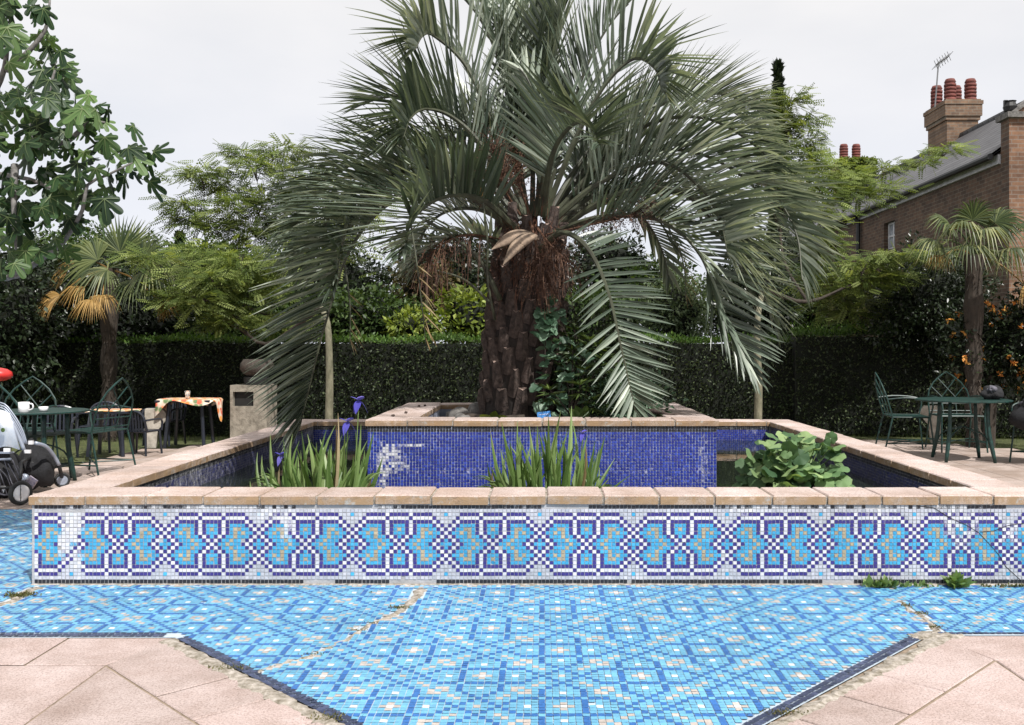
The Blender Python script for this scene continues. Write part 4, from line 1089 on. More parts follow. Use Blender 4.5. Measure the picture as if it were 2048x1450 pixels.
FR = [
 ([(1040,480,7.4),(930,385,7.1),(800,395,6.85),(705,490,6.75),(650,650,6.7),(598,860,6.75)], .62),
 ([(1045,470,7.3),(965,400,6.95),(885,395,6.6),(824,440,6.3),(812,500,5.95)], .70),
 ([(1040,460,7.4),(930,350,7.2),(800,345,7.0),(712,425,6.8),(682,500,6.5),(672,570,6.15)], .66),
 ([(1040,440,7.6),(900,290,7.7),(760,300,7.8),(655,365,7.85),(615,440,7.6),(600,520,7.3)], .66),
 ([(1045,430,7.5),(965,295,7.45),(905,235,7.4),(852,218,7.2),(822,235,6.85),(806,275,6.5)], .74),
 ([(1045,430,7.6),(950,270,7.7),(850,200,7.8),(750,200,7.85),(670,250,7.85)], .62),
 ([(1050,430,7.6),(985,250,7.6),(930,130,7.6),(868,72,7.45),(845,72,7.1),(830,100,6.8)], .72),
 ([(1055,430,7.6),(1025,250,7.7),(990,100,7.8),(930,0,7.9),(850,-40,7.9)], .66),
 ([(1065,430,7.7),(1065,250,7.9),(1050,90,8.0),(1010,-60,8.1)], .60),
 ([(1075,430,7.6),(1085,270,7.7),(1110,100,7.8),(1140,-40,7.8),(1190,-120,7.8)], .6),
 ([(1085,430,7.5),(1125,280,7.5),(1175,130,7.5),(1235,30,7.5),(1320,-40,7.5)], .62),
 ([(1090,430,7.5),(1150,280,7.4),(1210,170,7.3),(1268,118,7.2),(1310,138,6.9),(1325,185,6.55)], .66),
 ([(1085,430,7.3),(1105,310,6.9),(1145,250,6.6),(1183,252,6.35),(1198,290,5.95)], .66),
 ([(1090,440,7.6),(1180,300,7.8),(1300,215,8.0),(1420,205,8.2),(1520,265,8.3),(1590,370,8.3)], .60),
 ([(1095,450,7.4),(1200,365,7.3),(1320,325,7.2),(1400,375,7.1),(1440,440,6.85),(1456,510,6.45)], .74),
 ([(1100,450,7.6),(1250,320,7.8),(1400,290,7.9),(1530,370,7.8),(1590,460,7.5),(1605,560,7.2)], .66),
 ([(1100,470,7.5),(1250,430,7.5),(1400,450,7.5),(1500,540,7.5),(1545,640,7.5),(1560,760,7.5)], .55),
 ([(1080,500,7.2),(1125,465,6.95),(1178,500,6.75),(1218,590,6.65),(1243,700,6.6),(1275,840,6.6)], .40),
 ([(1100,470,7.3),(1200,435,7.0),(1320,440,6.9),(1400,510,6.8),(1440,620,6.8),(1500,745,6.8)], .52),
 ([(1090,440,7.8),(1230,270,8.3),(1380,190,8.6),(1500,210,8.8),(1580,300,8.9)], .62),
 ([(1050,440,7.8),(950,330,8.3),(850,330,8.6),(760,410,8.8),(715,520,8.9)], .62),
 ([(1060,430,7.9),(1010,300,8.5),(940,250,8.9),(870,300,9.1),(830,400,9.2)], .6),
 ([(1110,440,7.8),(1200,330,8.4),(1290,310,8.8),(1380,380,9.0),(1420,500,9.1)], .6),
 ([(1040,460,7.6),(900,380,7.9),(770,400,8.1),(680,480,8.2),(640,600,8.2)], .6),
 ([(1100,460,7.6),(1230,400,7.9),(1360,390,8.1),(1470,470,8.2),(1540,600,8.2)], .6),
 ([(1100,440,7.5),(1260,270,7.5),(1400,235,7.5),(1520,300,7.5),(1600,400,7.5)], .60),
 ([(1030,500,7.3),(940,470,7.0),(860,500,6.9),(800,600,6.9)], .38),
 ([(1095,440,7.6),(1220,330,7.6),(1360,300,7.6),(1480,350,7.6),(1560,450,7.6),(1590,590,7.6)], .64),
 ([(1100,470,7.5),(1230,390,7.3),(1350,380,7.2),(1430,450,7.1),(1490,570,7.1),(1530,700,7.1)], .58),
 ([(1040,470,7.5),(900,360,7.3),(780,350,7.2),(670,420,7.1),(625,530,7.1),(605,700,7.1)], .64),
 ([(1045,470,7.7),(960,420,8.1),(880,430,8.4),(830,500,8.5),(810,610,8.5)], .5),
 ([(1100,460,7.7),(1200,400,8.1),(1280,430,8.4),(1330,520,8.5),(1340,650,8.5)], .5),
 ([(1105,460,7.5),(1190,390,7.5),(1270,400,7.5),(1330,460,7.5),(1360,560,7.5)], .5),
 ([(1070,430,7.6),(1090,330,7.4),(1080,230,7.3),(1050,150,7.3),(1000,110,7.3)], .5),
]
for k_, (pts, L) in enumerate(FR):
    frond([P(*q) for q in pts], L * 1.02, trunc=k_ not in (0, 1, 2, 3, 4, 6, 11, 12, 14, 15, 17, 18), **{0: dict(v=R(68), phim=1.35, roll=.2, wid=.020), 17: dict(v=R(20), phim=1.55, roll=.1, hvo=(.35, -1, 0), wid=.013, sparse=True), 18: dict(hvo=(.5, -.85, 0), phim=1.15), 1: dict(phim=1.25), 2: dict(phim=1.25), 14: dict(phim=1.25), 12: dict(phim=1.3)}.get(k_, {}))
for pts_ in ([(822, 450, 6.35), (838, 560, 6.3), (852, 688, 6.3)], [(1330, 440, 6.9), (1365, 520, 6.85), (1372, 600, 6.85)], [(690, 530, 6.6), (700, 610, 6.6), (700, 690, 6.6)]):
    frond([P(*q) for q in pts_], .20, dens=.35, dry=True, rbase=.006, wid=.006, trunc=False, bare=.3)
# fallen-over dry stalks
mb = MB()
for pts, rr in (([(990, 640, 7.1), (975, 560, 7.0), (975, 480, 6.95), (962, 375, 6.95)], .012), ([(1000, 600, 7.1), (960, 520, 7.0), (900, 470, 6.9), (850, 440, 6.8)], .02), ([(985, 610, 7.1), (930, 560, 7.0), (870, 540, 6.9)], .012)):
    mb.tube(catmull([P(*q) - PB for q in pts], 10), [rr * (1 - .04 * i) for i in range(11)], 6)
mb.build('old_stalk', M['petiole'], palm, True)
mb = MB(); c0 = P(962, 382, 6.95) - PB; mb.tube([c0 + Vector((.01, 0, -.05)), c0, c0 + Vector((-.02, 0, .05))], [.012, .016, .009], 7); mb.build('cut_end', M['flower_orange'], palm)
# inflorescences
def inflo(axis_pts, n, L, drop=.8, thick=.010, up=False):
    path = catmull([P(*q) - PB for q in axis_pts], 14); mb = MB()
    mb.tube(path, [thick * (1 - .05 * i) for i in range(15)], 5, r=.7)
    for i in range(n):
        t = .25 + .75 * random.random(); p = path[int(t * 14)]
        d = Vector([random.gauss(0, 1) for _ in range(3)]).normalized() + (path[-1] - path[0]).normalized() * .6
        d.z += -.2 if not up else .5; d.normalize(); q = p; pr = None; r = random.random(); l = L * random.uniform(.5, 1.1)
        sd = d.cross(Vector((0, .6, .8))); sd = sd.normalized() if sd.length > .01 else Vector((1, 0, 0))
        for k in range(6):
            cur = (q - sd * .0018, q + sd * .0018)
            if pr: mb.quad(pr[0], pr[1], cur[1], cur[0], 0, r)
            pr = cur
            if k and random.random() < .75:
                s_ = .0055; o_ = q + sd * random.choice((-1, 1)) * .009
                up_ = Vector((0, 0, s_)); rt = Vector((s_, 0, 0)); bk = Vector((0, s_, 0))
                mb.poly([o_ - up_, o_ + rt, o_ + up_, o_ - rt], 0, r); mb.poly([o_ - up_, o_ + bk, o_ + up_, o_ - bk], 0, r)
            d = (d + Vector((0, 0, -1)) * drop * .3).normalized(); q = q + d * l / 5
    mb.build('fruit_stalk', M['fruit'], palm)
inflo([(1060, 440, 7.2), (1075, 500, 6.95), (1085, 530, 6.9), (1080, 560, 6.9)], 190, .30, .8)
inflo([(1040, 430, 7.3), (1010, 380, 7.2), (1000, 340, 7.15), (985, 290, 7.1)], 150, .26, .5, up=True)
inflo([(1060, 430, 7.4), (1040, 370, 7.35), (1035, 320, 7.3)], 110, .26, .6, up=True)
inflo([(1020, 480, 7.2), (930, 470, 6.95), (870, 500, 6.85), (850, 540, 6.8)], 150, .40, 1.1)
inflo([(1090, 470, 7.2), (1180, 450, 7.0), (1260, 430, 6.9), (1310, 400, 6.9)], 150, .20, .7)
inflo([(1070, 450, 7.2), (1110, 500, 6.95), (1160, 540, 6.9)], 110, .28, .9)
# spathes
def spathe(p0, p1, wd, par):
    a = P(*p0) - PB; b_ = P(*p1) - PB; d = b_ - a; L = d.length; d.normalize(); s = d.cross(Vector((0, -1, .2))).normalized(); n_ = s.cross(d)
    mb = MB(); ns, nc = 12, 8; 
    for i in range(ns + 1):
        t = i / ns; w_ = wd * math.sin(math.pi * (.12 + .88 * t)) ** .8 * (1 if t < .6 else 1 - (t - .6) ** 1.5 * 1.2)
        c = a + d * L * t + Vector((0, 0, .05 * math.sin(t * math.pi)))
        for j in range(nc + 1):
            th = math.pi * (j / nc) ; mb.v.append(tuple(c + s * math.cos(th) * w_ + n_ * math.sin(th) * w_ * .6))
    for i in range(ns):
        for j in range(nc): mb.face((i * (nc + 1) + j, i * (nc + 1) + j + 1, (i + 1) * (nc + 1) + j + 1, (i + 1) * (nc + 1) + j))
    mb.build('spathe', M['spathe'], par, True)
spathe((1075, 475, 7.05), (982, 500, 6.85), .055, palm); spathe((1070, 470, 6.95), (1005, 532, 6.8), .05, palm)

# ------------------------------------------------------------------ planting round the trunk
BROAD_V = [(0, 0, 0), (.15, .28, .03), (.05, .45, 0), (.45, .50, .05), (.55, .36, .04), (.85, .30, -.02), (1.0, 0, -.12), (.5, 0, -.04), (.85, -.30, -.02), (.55, -.36, .04), (.45, -.50, .05), (.05, -.45, 0), (.15, -.28, .03)]
BROAD_F = [(0, 1, 3, 7), (1, 2, 3), (7, 3, 4), (7, 4, 5, 6), (0, 7, 10, 12), (12, 10, 11), (7, 9, 10), (7, 6, 8, 9)]
def leafset(name, par, pts, mat, size, out=None, tv=BROAD_V, tf=BROAD_F, down=-.35):
    p = np.array([tuple(q) for q in pts]); n = len(p)
    o = np.zeros((n, 3)) if out is None else np.array([tuple(q) for q in out])
    d = unit(o + RNG.normal(size=(n, 3)) * .45 + np.array([0, -.35, down])); up = np.tile(np.array([0, -.55, .8]), (n, 1)) + RNG.normal(size=(n, 3)) * .3
    return scatter(name, tv, tf, p, rot_frames(d, up=up), RNG.uniform(.7, 1.25, n) * size, mat, par)
vine = thing('climbing_vine', 'pale leaved vine climbing the right side of the palm trunk', 'climber', tuple(P(1110, 830, 7.1)))
VB = Vector(vine.location); mb = MB(); vp = []
for k in range(5):
    pth = catmull([Vector(P(1085 + k * 16, 832, 7.1)) , P(1095 + 18 * k + random.uniform(-15, 15), 740, 7.05), P(1090 + 12 * k + random.uniform(-20, 20), 650, 7.1), P(1090 + 10 * k, 610 + 12 * k, 7.15)], 16)
    mb.tube([q - VB for q in pth], .004, 4); vp += [q - VB + Vector([random.gauss(0, .04) for _ in range(3)]) for q in pth for _ in range(2)]
mb.build('stem', M['bark_dark'], vine); leafset('leaves', vine, vp[:120], M['vine_leaf'], .085)
def whorl(label, spots, group=None):
    t = thing('leafy_shrub', label, 'shrub', tuple(P(spots[0][0], 835, 6.95)), 0, group); TB = Vector(t.location); TB.z = .66; t.location.z = .66
    st = MB(); pos = []; dr = []; sz = []
    for (px, py, Y) in spots:
        top = P(px, py, Y) - TB; st.tube(catmull([Vector((random.uniform(-.05, .05), random.uniform(-.05, .05), 0)), top * .5 + Vector((0, 0, .04)), top], 6), [.008, .008, .007, .006, .005, .004, .004], 4)
        for ring in range(3):
            for k in range(11):
                a = k * .571 + ring; pos.append(top + Vector((0, 0, -.03 * ring))); dr.append((math.cos(a), math.sin(a), .5 - .45 * ring)); sz.append(random.uniform(.09, .14))
    st.build('stem', M['bark_dark'], t)
    scatter('leaves', [(0, 0, 0), (.4, .085, .03), (1, 0, -.1), (.4, -.085, .03)], [(0, 1, 2), (0, 2, 3)], np.array([tuple(q) for q in pos]), rot_frames(unit(np.array(dr) + RNG.normal(size=(len(dr), 3)) * .12)), sz, M['whorl_leaf'], t)
    return t
whorl('dark shrub with whorled narrow leaves right of the palm trunk', [(1145, 700, 7.0), (1170, 740, 6.95), (1100, 780, 6.9), (1195, 690, 7.1), (1160, 770, 6.85), (1210, 750, 7.0), (1130, 735, 7.1), (1220, 800, 6.9), (1185, 800, 6.85), (1240, 720, 7.1), (1150, 660, 7.1), (1205, 720, 6.9), (1180, 680, 7.15), (1230, 770, 7.2)])
bl = thing('leafy_shrub', 'blue green small leaved shrub at the right end of the planter', 'shrub', (.62, 7.1, .66))
p, d = cloud_pts(3200, (0, 0, .16), (.32, .30, .26), .3, .5, 3); scatter('leaves', LEAF_V, LEAF_F, p, rot_frames(unit(d + RNG.normal(size=(len(p), 3)) * .6)), RNG.uniform(.03, .055, len(p)), M['vine_leaf'], bl)
mb = MB(); [mb.tube([(0, 0, 0), (math.cos(a) * .15, math.sin(a) * .15, .25)], [.008, .004], 4) for a in range(6)]; mb.build('stem', M['bark_dark'], bl)
p, d = cloud_pts(4200, (-.12, .25, .42), (.50, .35, .42), .3, .5, 3); bl2 = thing('leafy_shrub', 'dark mass of small leaves behind the whorled shrub', 'shrub', (.45, 7.3, .66))
scatter('leaves', LEAF_V, LEAF_F, p, rot_frames(unit(d + RNG.normal(size=(len(p), 3)) * .6)), RNG.uniform(.04, .075, len(p)), M['hedge_leaf'], bl2)
mb = MB(); [mb.tube([(0, 0, 0), (math.cos(a) * .2 - .1, math.sin(a) * .15 + .2, .4)], [.01, .004], 4) for a in range(6)]; mb.build('stem', M['bark_dark'], bl2)
# broad basal leaves
def basal(label, px, py, leaves, mat, L):
    b0 = P(px, py, 6.9); b0.z = .67; t = thing('young_plant', label, 'plant', tuple(b0)); mb = MB()
    for (a, tilt) in leaves:
        d = Vector((math.cos(a) * math.cos(tilt), -.3, math.sin(tilt))).normalized(); s = Vector((d.z, 0, -d.x)).normalized(); pr = None; r = random.random()
        for k in range(7):
            tt = k / 6; p_ = d * L * tt + Vector((0, 0, -.05 * tt * tt)); w_ = .035 * math.sin(math.pi * min(1, .12 + .88 * tt)) + .002
            cur = (p_ - s * w_, p_ + Vector((0, .01, 0)), p_ + s * w_)
            if pr: mb.quad(pr[0], pr[1], cur[1], cur[0], 0, r); mb.quad(pr[1], pr[2], cur[2], cur[1], 0, r)
            pr = cur
    mb.build('leaves', mat, t)
basal('young broad leaved plant in front of the left side of the trunk', 985, 834, [(2.2, .7), (1.2, 1.2), (2.8, .3), (.4, .8)], M['yellow_leaf'], .17)
basal('broad curling green leaf beside the blue label', 1165, 834, [(2.0, 1.0), (2.2, .8), (1.4, .9)], M['iris_leaf'], .22)
# blue label
t = thing('plant_label', 'small bright blue plant label on a stake beside the palm trunk', 'plant label', tuple(P(1088, 835, 6.85)))
t.location.z = .66; mb = MB(); rm = Matrix.Rotation(R(-6), 3, 'Y') @ Matrix.Rotation(R(-20), 3, 'X')
mb.box((0, 0, .085), (.10, .003, .062), rot=rm, bev=.001); mb.build('plate', M['blue_plastic'], t)
mb = MB(); mb.box((0, .004, .03), (.010, .004, .09)); mb.build('stake', M['black_iron'], t)
mb = MB()
for q in range(9): mb.box(Vector((0, 0, .085)) + rm @ Vector((-.036 + q * .009, -.0025, .008 + .002 * (q % 2))), (.006, .001, .004), rot=rm)
mb.build('printed_line', M['ceramic'], t)
# stones and log in planter
def rock(name, label, c, r, mat, group=None, par=None):
    mb = MB(); nu, nv = 14, 9; sd = random.random() * 30
    for j in range(nv + 1):
        for i in range(nu):
            th = 2 * math.pi * i / nu; ph = math.pi * j / nv; dd = Vector((math.sin(ph) * math.cos(th), math.sin(ph) * math.sin(th), math.cos(ph)))
            s = 1 + .35 * mnoise.noise(dd * 1.6 + Vector((sd, 0, 0))); mb.v.append((dd.x * r[0] * s, dd.y * r[1] * s, dd.z * r[2] * s))
    for j in range(nv):
        for i in range(nu): mb.face((j * nu + i, (j + 1) * nu + i, (j + 1) * nu + (i + 1) % nu, j * nu + (i + 1) % nu))
    o = mb.build(name, mat, None, True); o.location = c
    if label: tag(o, label, 'stone', group)
    return o
rock('stone', 'large grey stone lying in the planter beside the left coping', (-.66, 7.35, .70), (.10, .09, .07), M['stone_grey'])
rock('stone', 'grey stone in the planter nearest the palm trunk', (-.50, 7.55, .71), (.12, .09, .09), M['stone_grey'])
rock('stone', 'pale round stone at the front left of the planter', (-.60, 6.95, .70), (.07, .06, .05), M['stone_grey'])
t = thing('log', 'fallen brown log lying on the planter soil left of the trunk', 'log', (-.35, 7.0, .70)); mb = MB(); mb.tube(catmull([(-.25, .05, .02), (0, 0, .0), (.22, -.03, .01)], 8), .035, 8); mb.build('wood', M['bark_dark'], t, True)
for i, (px, py, lb) in enumerate([(786, 833, 'brown seed on the planter coping nearest the front edge'), (812, 827, 'brown seed second from the front on the left planter coping'), (838, 814, 'brown seed on the back left of the planter coping'), (850, 813, 'brown seed closest to the planter soil at the back')]):
    q = PG(px, py, PTOP); rock('fallen_seed', lb, (q.x, q.y, PTOP + .008), (.012, .010, .009), M['boot'], 'fallen seeds on the planter coping')
q = PG(770, 816, .47)
t = thing('twig_stub', 'curled dry leaf stub lying across the right planter coping', 'dry leaf', (.86, 6.75, PTOP)); mb = MB()
mb.tube(catmull([(-.08, .05, .03), (0, 0, .03), (.06, .01, .012), (.16, 0, .014)], 8), [.022, .024, .022, .018, .012, .008, .007, .006, .005], 6); mb.build('wood', M['boot'], t, True)

# ------------------------------------------------------------------ iris clumps
def blade(mb, b0, tip, wd, m=0, bend=None, r=None):
    b0 = Vector(b0); tip = Vector(tip); d = tip - b0; s = Vector((-d.z if abs(d.x) > 0 else 1, 0, d.x)); s = Vector((1, random.uniform(-.5, .5), 0)); s = (s - d.normalized() * s.dot(d.normalized())).normalized()
    bend = bend or Vector((random.gauss(0, .03), random.gauss(0, .02), 0)); pr = None; r = random.random() if r is None else r
    for k in range(8):
        t = k / 7; p = b0 + d * t + bend * (4 * t * (1 - t)); w_ = wd * (1 if t < .55 else (1 - ((t - .55) / .46) ** 1.4)); w_ = max(w_, .0008)
        nn = s.cross(d.normalized())
        cur = (p - s * w_, p + nn * w_ * .35, p + s * w_)
        if pr: mb.quad(pr[0], pr[1], cur[1], cur[0], m, r); mb.quad(pr[1], pr[2], cur[2], cur[1], m, r)
        pr = cur
def iris(label, cx, w_, Y, hpx_list, flowers, dry):
    b0 = P(cx, 900, Y); t = thing('iris_clump', label, 'iris', (b0.x, Y, WZ - .1), 0, 'iris clumps standing in the pool'); B = Vector(t.location)
    mb = MB(); hw = w_ * Y / F / 2
    for (px, py, wd) in hpx_list:
        tip = P(px, py, Y + random.uniform(-.15, .15)) - B; bx = tip.x * .62 + random.gauss(0, .02); blade(mb, (bx, random.uniform(-.12, .12), 0), tip, wd * 1.25)
    for i in range(int(w_ * .36)):
        bx = random.uniform(-hw, hw) * .78; hh = random.uniform(.30, .52) * (1 - .35 * abs(bx / hw))
        blade(mb, (bx, random.uniform(-.16, .16), 0), (bx * 1.35 + random.gauss(0, .07), random.uniform(-.2, .2), hh + .06), random.uniform(.010, .017))
    for i in range(int(w_ * .08)):      # arching low leaves
        sg = random.choice((-1, 1)); bx = sg * hw * .8; blade(mb, (bx, random.uniform(-.1, .1), 0), (bx + sg * random.uniform(.12, .25), random.uniform(-.1, .05), random.uniform(.16, .30)), .008, bend=Vector((sg * -.02, 0, .10)))
    mb.build('leaves', M['iris_leaf'], t)
    if dry:
        mb = MB()
        for (px, py) in dry: 
            tip = P(px, py, Y) - B; blade(mb, (tip.x * .7, 0, .05), tip, .009)
        mb.build('dry_leaves', M['dry_leaf'], t)
    for (px, py, s) in flowers:
        s *= 1.35; c = P(px, py, Y) - B; mb = MB(); mb.tube(catmull([(c.x * .7, 0, 0), (c.x * .9, 0, c.z * .5), (c.x, 0, c.z)], 8), .0035, 5); mb.build('stem', M['iris_leaf'], t, True)
        fl = MB()
        for k in range(6):
            a = k * math.pi / 3 + random.random() * .4; up = .6 if k % 2 else -.5; dd = Vector((math.cos(a), math.sin(a), up)).normalized(); sd = Vector((-math.sin(a), math.cos(a), 0)); pr = None; r = random.random()
            for q in range(6):
                tt = q / 5; p_ = c + dd * s * tt + Vector((0, 0, (-.9 if k % 2 == 0 else -.15) * s * tt * tt)); ww = s * .38 * math.sin(math.pi * min(.97, .08 + .9 * tt))
                cur = (p_ - sd * ww, p_ + Vector((0, 0, -.003)), p_ + sd * ww)
                if pr: fl.quad(pr[0], pr[1], cur[1], cur[0], 0, r); fl.quad(pr[1], pr[2], cur[2], cur[1], 0, r)
                pr = cur
        fl.build('flower', M['violet'], t)
iris('iris clump with violet flowers at the left front of the pool', 645, 170, 5.75, [(541, 868, .013), (567, 880, .010), (603, 862, .012), (585, 868, .01), (615, 868, .01), (640, 878, .016), (653, 858, .011), (671, 850, .011), (690, 855, .010), (710, 858, .010), (748, 862, .012), (722, 848, .01), (735, 880, .01), (700, 870, .012), (660, 890, .013), (522, 928, .009), (500, 962, .008), (515, 905, .008), (630, 895, .012), (575, 905, .012)],
     [(696, 843, .045), (718, 800, .045), (563, 910, .035)], [(676, 826), (672, 850), (748, 935), (560, 930)])
iris('iris clump at the middle front of the pool before the blue wall', 1097, 190, 5.75, [(981, 865, .010), (1003, 845, .011), (1035, 842, .010), (1058, 850, .011), (1040, 868, .012), (1075, 852, .010), (1097, 830, .012), (1122, 820, .012), (1143, 812, .013), (1145, 842, .010), (1175, 870, .012), (1190, 880, .012), (1210, 872, .013), (1150, 885, .012), (1165, 900, .012), (1020, 880, .012), (975, 925, .011), (1262, 950, .008), (1085, 870, .012), (1110, 865, .012), (1199, 895, .011), (1068, 890, .013)],
     [(1166, 865, .030)], [(981, 862), (1080, 880), (1170, 880), (990, 930)])

# broad-leaved marsh plant in a pot
t = thing('marsh_plant', 'clump of broad rounded lobed leaves in a black pot at the right of the pool', 'water plant', tuple(P(1590, 950, 6.25))); t.location.z = WZ
TB = Vector(t.location); pts = []; outs = []
st = MB()
for i in range(165):
    a = random.uniform(0, 6.28); rr = random.random() ** .6; h = (1 - rr ** 4 * .8) * .40 * random.uniform(.2, 1.0) + .02
    p_ = Vector((math.cos(a) * rr * .33, math.sin(a) * rr * .24, h)); pts.append(p_); outs.append(Vector((math.cos(a), math.sin(a), 0)) * .6)
    if i % 2 == 0: st.tube(catmull([(p_.x * .25, p_.y * .25, 0), (p_.x * .7, p_.y * .7, h * .7), p_], 5), .003, 4, cap=False)
# lobed round leaf
RV = [(0.05, 0, 0)]; RF = []
for k in range(37):
    a = -math.pi * .93 + k * (math.pi * 1.86) / 36; rr = .5 * (1 + .05 * math.cos(a * 7) + .03 * (k % 2)); RV.append((.45 + rr * math.cos(a), rr * math.sin(a) * 1.08, -.14 * rr + .05 * math.cos(a * 4 + 1)))
RV.append((.42, 0, .03)); cI = len(RV) - 1
for k in range(36): RF.append((cI, 1 + k, 2 + k))
leafset('leaves', t, pts, M['water_leaf'], .098, outs, RV, RF, down=-.1); st.build('stem', M['iris_leaf'], t, True)
mb = MB(); mb.lathe([(.20, -.15), (.24, .02), (.25, .05), (.23, .05), (.20, -.02), (.02, -.02)], seg=24); mb.build('pot', M['black_iron'], t, True)
# floating can
t = thing('drinks_can', 'silver drinks can floating in the pool beside the marsh plant', 'can', tuple(PG(1726, 985, WZ))); t.location = (P(1726, 960, 6.1).x, 6.1, WZ + .022)
ax = Matrix.Rotation(R(80), 3, 'X') @ Matrix.Rotation(R(0), 3, 'Y'); mb = MB(); mb.lathe([(.026, -.058), (.033, -.052), (.033, .048), (.026, .058), (.024, .054), (.003, .054)], seg=20, ax=ax); mb.build('body', M['tin'], t, True)
mb = MB(); mb.box((.05, -.02, 0), (.035, .03, .02), rot=Matrix.Rotation(R(25), 3, 'Y')); mb.build('torn_wrapper', M['violet_print'], t)

# ------------------------------------------------------------------ fig tree at upper left
fig = thing('fig_tree', 'fig tree with large lobed glossy leaves reaching in from the upper left', 'tree', (-6.2, 6.6, 0)); FB = Vector(fig.location)
dense = []
for i in range(73):
    a = -2.35 + 4.7 * i / 72; rr = .36
    for (ac, Lk, hw) in ((0, 1.0, .36), (.82, .84, .36), (-.82, .84, .36), (1.62, .58, .38), (-1.62, .58, .38)):
        q = abs(a - ac) / hw
        if q < 1: rr = max(rr, .36 + (Lk - .36) * (1 - q ** 2.6))
    dense.append((a, rr))
FV = [(.28, 0, .03)]
for a, rr in dense:
    lobe_fold = .05 * math.cos(a * 7.7); FV.append((.30 + rr * .72 * math.cos(a), rr * .70 * math.sin(a), -.26 * rr * rr + lobe_fold * rr))
FFc = [(0, i, i + 1) for i in range(1, len(FV) - 1)]
FM = [0] * len(FFc)
for (ac, Lk) in ((0, 1.0), (.82, .84), (-.82, .84), (1.62, .58), (-1.62, .58)):
    for (r0_, r1_) in ((0.0, .45), (.45, .88)):
        n0 = len(FV); px_v, py_v = -math.sin(ac), math.cos(ac)
        for rr, sg in ((r0_, -1), (r0_, 1), (r1_, 1), (r1_, -1)):
            rr *= Lk; wv = .011 * (1.2 - rr) * sg; zz = lerp(.03, -.26 * rr * rr + .05 * math.cos(ac * 7.7) * rr, min(1, rr * 1.6)) + .012
            FV.append((.30 + rr * .72 * math.cos(ac) + px_v * wv, rr * .70 * math.sin(ac) + py_v * wv, zz))
        FFc.append((n0, n0 + 1, n0 + 2, n0 + 3)); FM.append(1)
M['fig_vein'] = leaf_mat('fig_vein', (.10, .15, .05), (.16, .22, .08), (.25, .32, .14), .2, .5)
branches = [[(-60, 380, 5.7), (20, 345, 5.6), (60, 315, 5.5), (92, 280, 5.45)], [(92, 280, 5.45), (130, 285, 5.4), (180, 245, 5.4), (210, 245, 5.4)], [(-40, 360, 5.6), (40, 355, 5.4), (100, 375, 5.3), (118, 388, 5.3)],
            [(-40, 250, 5.7), (5, 150, 5.6), (15, 90, 5.6), (25, 20, 5.6), (30, -60, 5.6)], [(15, 140, 5.6), (50, 110, 5.5), (90, 60, 5.5), (100, 0, 5.5)], [(-20, 555, 5.7), (40, 545, 5.5), (80, 520, 5.4), (130, 480, 5.4), (165, 420, 5.3), (175, 370, 5.3), (215, 350, 5.3), (265, 325, 5.3)],
            [(30, 330, 5.4), (28, 420, 5.3), (32, 500, 5.3)], [(92, 280, 5.45), (95, 200, 5.4), (110, 140, 5.4)], [(60, 320, 5.5), (60, 260, 5.5), (40, 200, 5.5)], [(-60, 560, 5.7), (0, 555, 5.6), (40, 552, 5.5), (65, 530, 5.5)]]
mb = MB()
mb.tube(catmull([(0, 0, -.05), (.25, -.2, 1.0), (.6, -.5, 1.7), P(-60, 480, 5.8) - FB], 10), [.13 - .008 * i for i in range(11)], 10)
for b_ in branches:
    pp = [P(*q) - FB for q in b_]
    if b_[0][0] < 0: pp = [P(-60, 480, 5.8) - FB + Vector((-.2, 0, 0))] + pp
    c_ = catmull(pp, 16); mb.tube(c_, [.022 - .0010 * i for i in range(17)], 6)
mb.build('trunk', M['bark_fig'], fig, True)
fl = [(20,30),(60,40),(95,45),(110,85),(60,95),(75,60),(35,70),(15,100),(50,15),(95,10),(0,60),(25,5),(75,110),
      (30,210),(50,190),(85,150),(110,130),(130,150),(150,170),(95,180),(120,180),(60,220),(35,240),(10,260),(45,270),(75,250),(110,220),(140,215),(150,250),(185,210),(200,225),(175,240),(210,240),(230,260),(245,275),(220,290),(195,275),(165,270),(60,290),(90,305),(40,300),(10,300),(110,300),(150,310),(170,325),(140,300),(180,300),(200,250),(130,240),(80,230),(20,190),(5,230),(100,160),(120,200),(90,270),
      (85,340),(95,360),(110,340),(70,330),(150,365),(175,360),(195,355),(240,370),(220,385),(260,340),(280,320),(290,345),(305,355),(265,325),(245,345),(180,400),(160,410),(200,420),(215,430),(130,400),(140,430),(155,390),(225,410),(235,400),(180,375),(120,385),
      (10,400),(40,410),(60,420),(80,430),(20,440),(100,440),(50,460),(70,490),(90,480),(110,500),(20,490),(5,470),(40,510),(130,460),(60,520),(100,520),(0,520),(30,535),(75,450),(10,350),(30,380),(50,395),(-10,430),(90,410),(5,560),(120,480),(15,120),(-15,200),(-20,300),(-20,380)]
pos, dr, ups = [], [], []
for (px, py) in fl:
    for q in range(2 if random.random() < .75 else 1):
        p_ = P(px - 10 + random.gauss(0, 9), py + random.gauss(0, 8), 5.45 + random.gauss(0, .22)) - FB
        pos.append(tuple(p_ + Vector((0, 0, .09)))); dr.append((random.gauss(0, .55), random.gauss(-.15, .4), random.gauss(-.62, .3))); ups.append((random.gauss(0, .35), -.75 + random.gauss(0, .35), .55))
pos = np.array(pos); dr = unit(np.array(dr)); sz = RNG.uniform(.11, .205, len(pos)); pos += RNG.normal(size=pos.shape) * .02
scatter('leaves', FV, FFc, pos, rot_frames(dr, up=np.array(ups)), sz, [M['fig_leaf'], M['fig_vein']], fig, tm=FM)
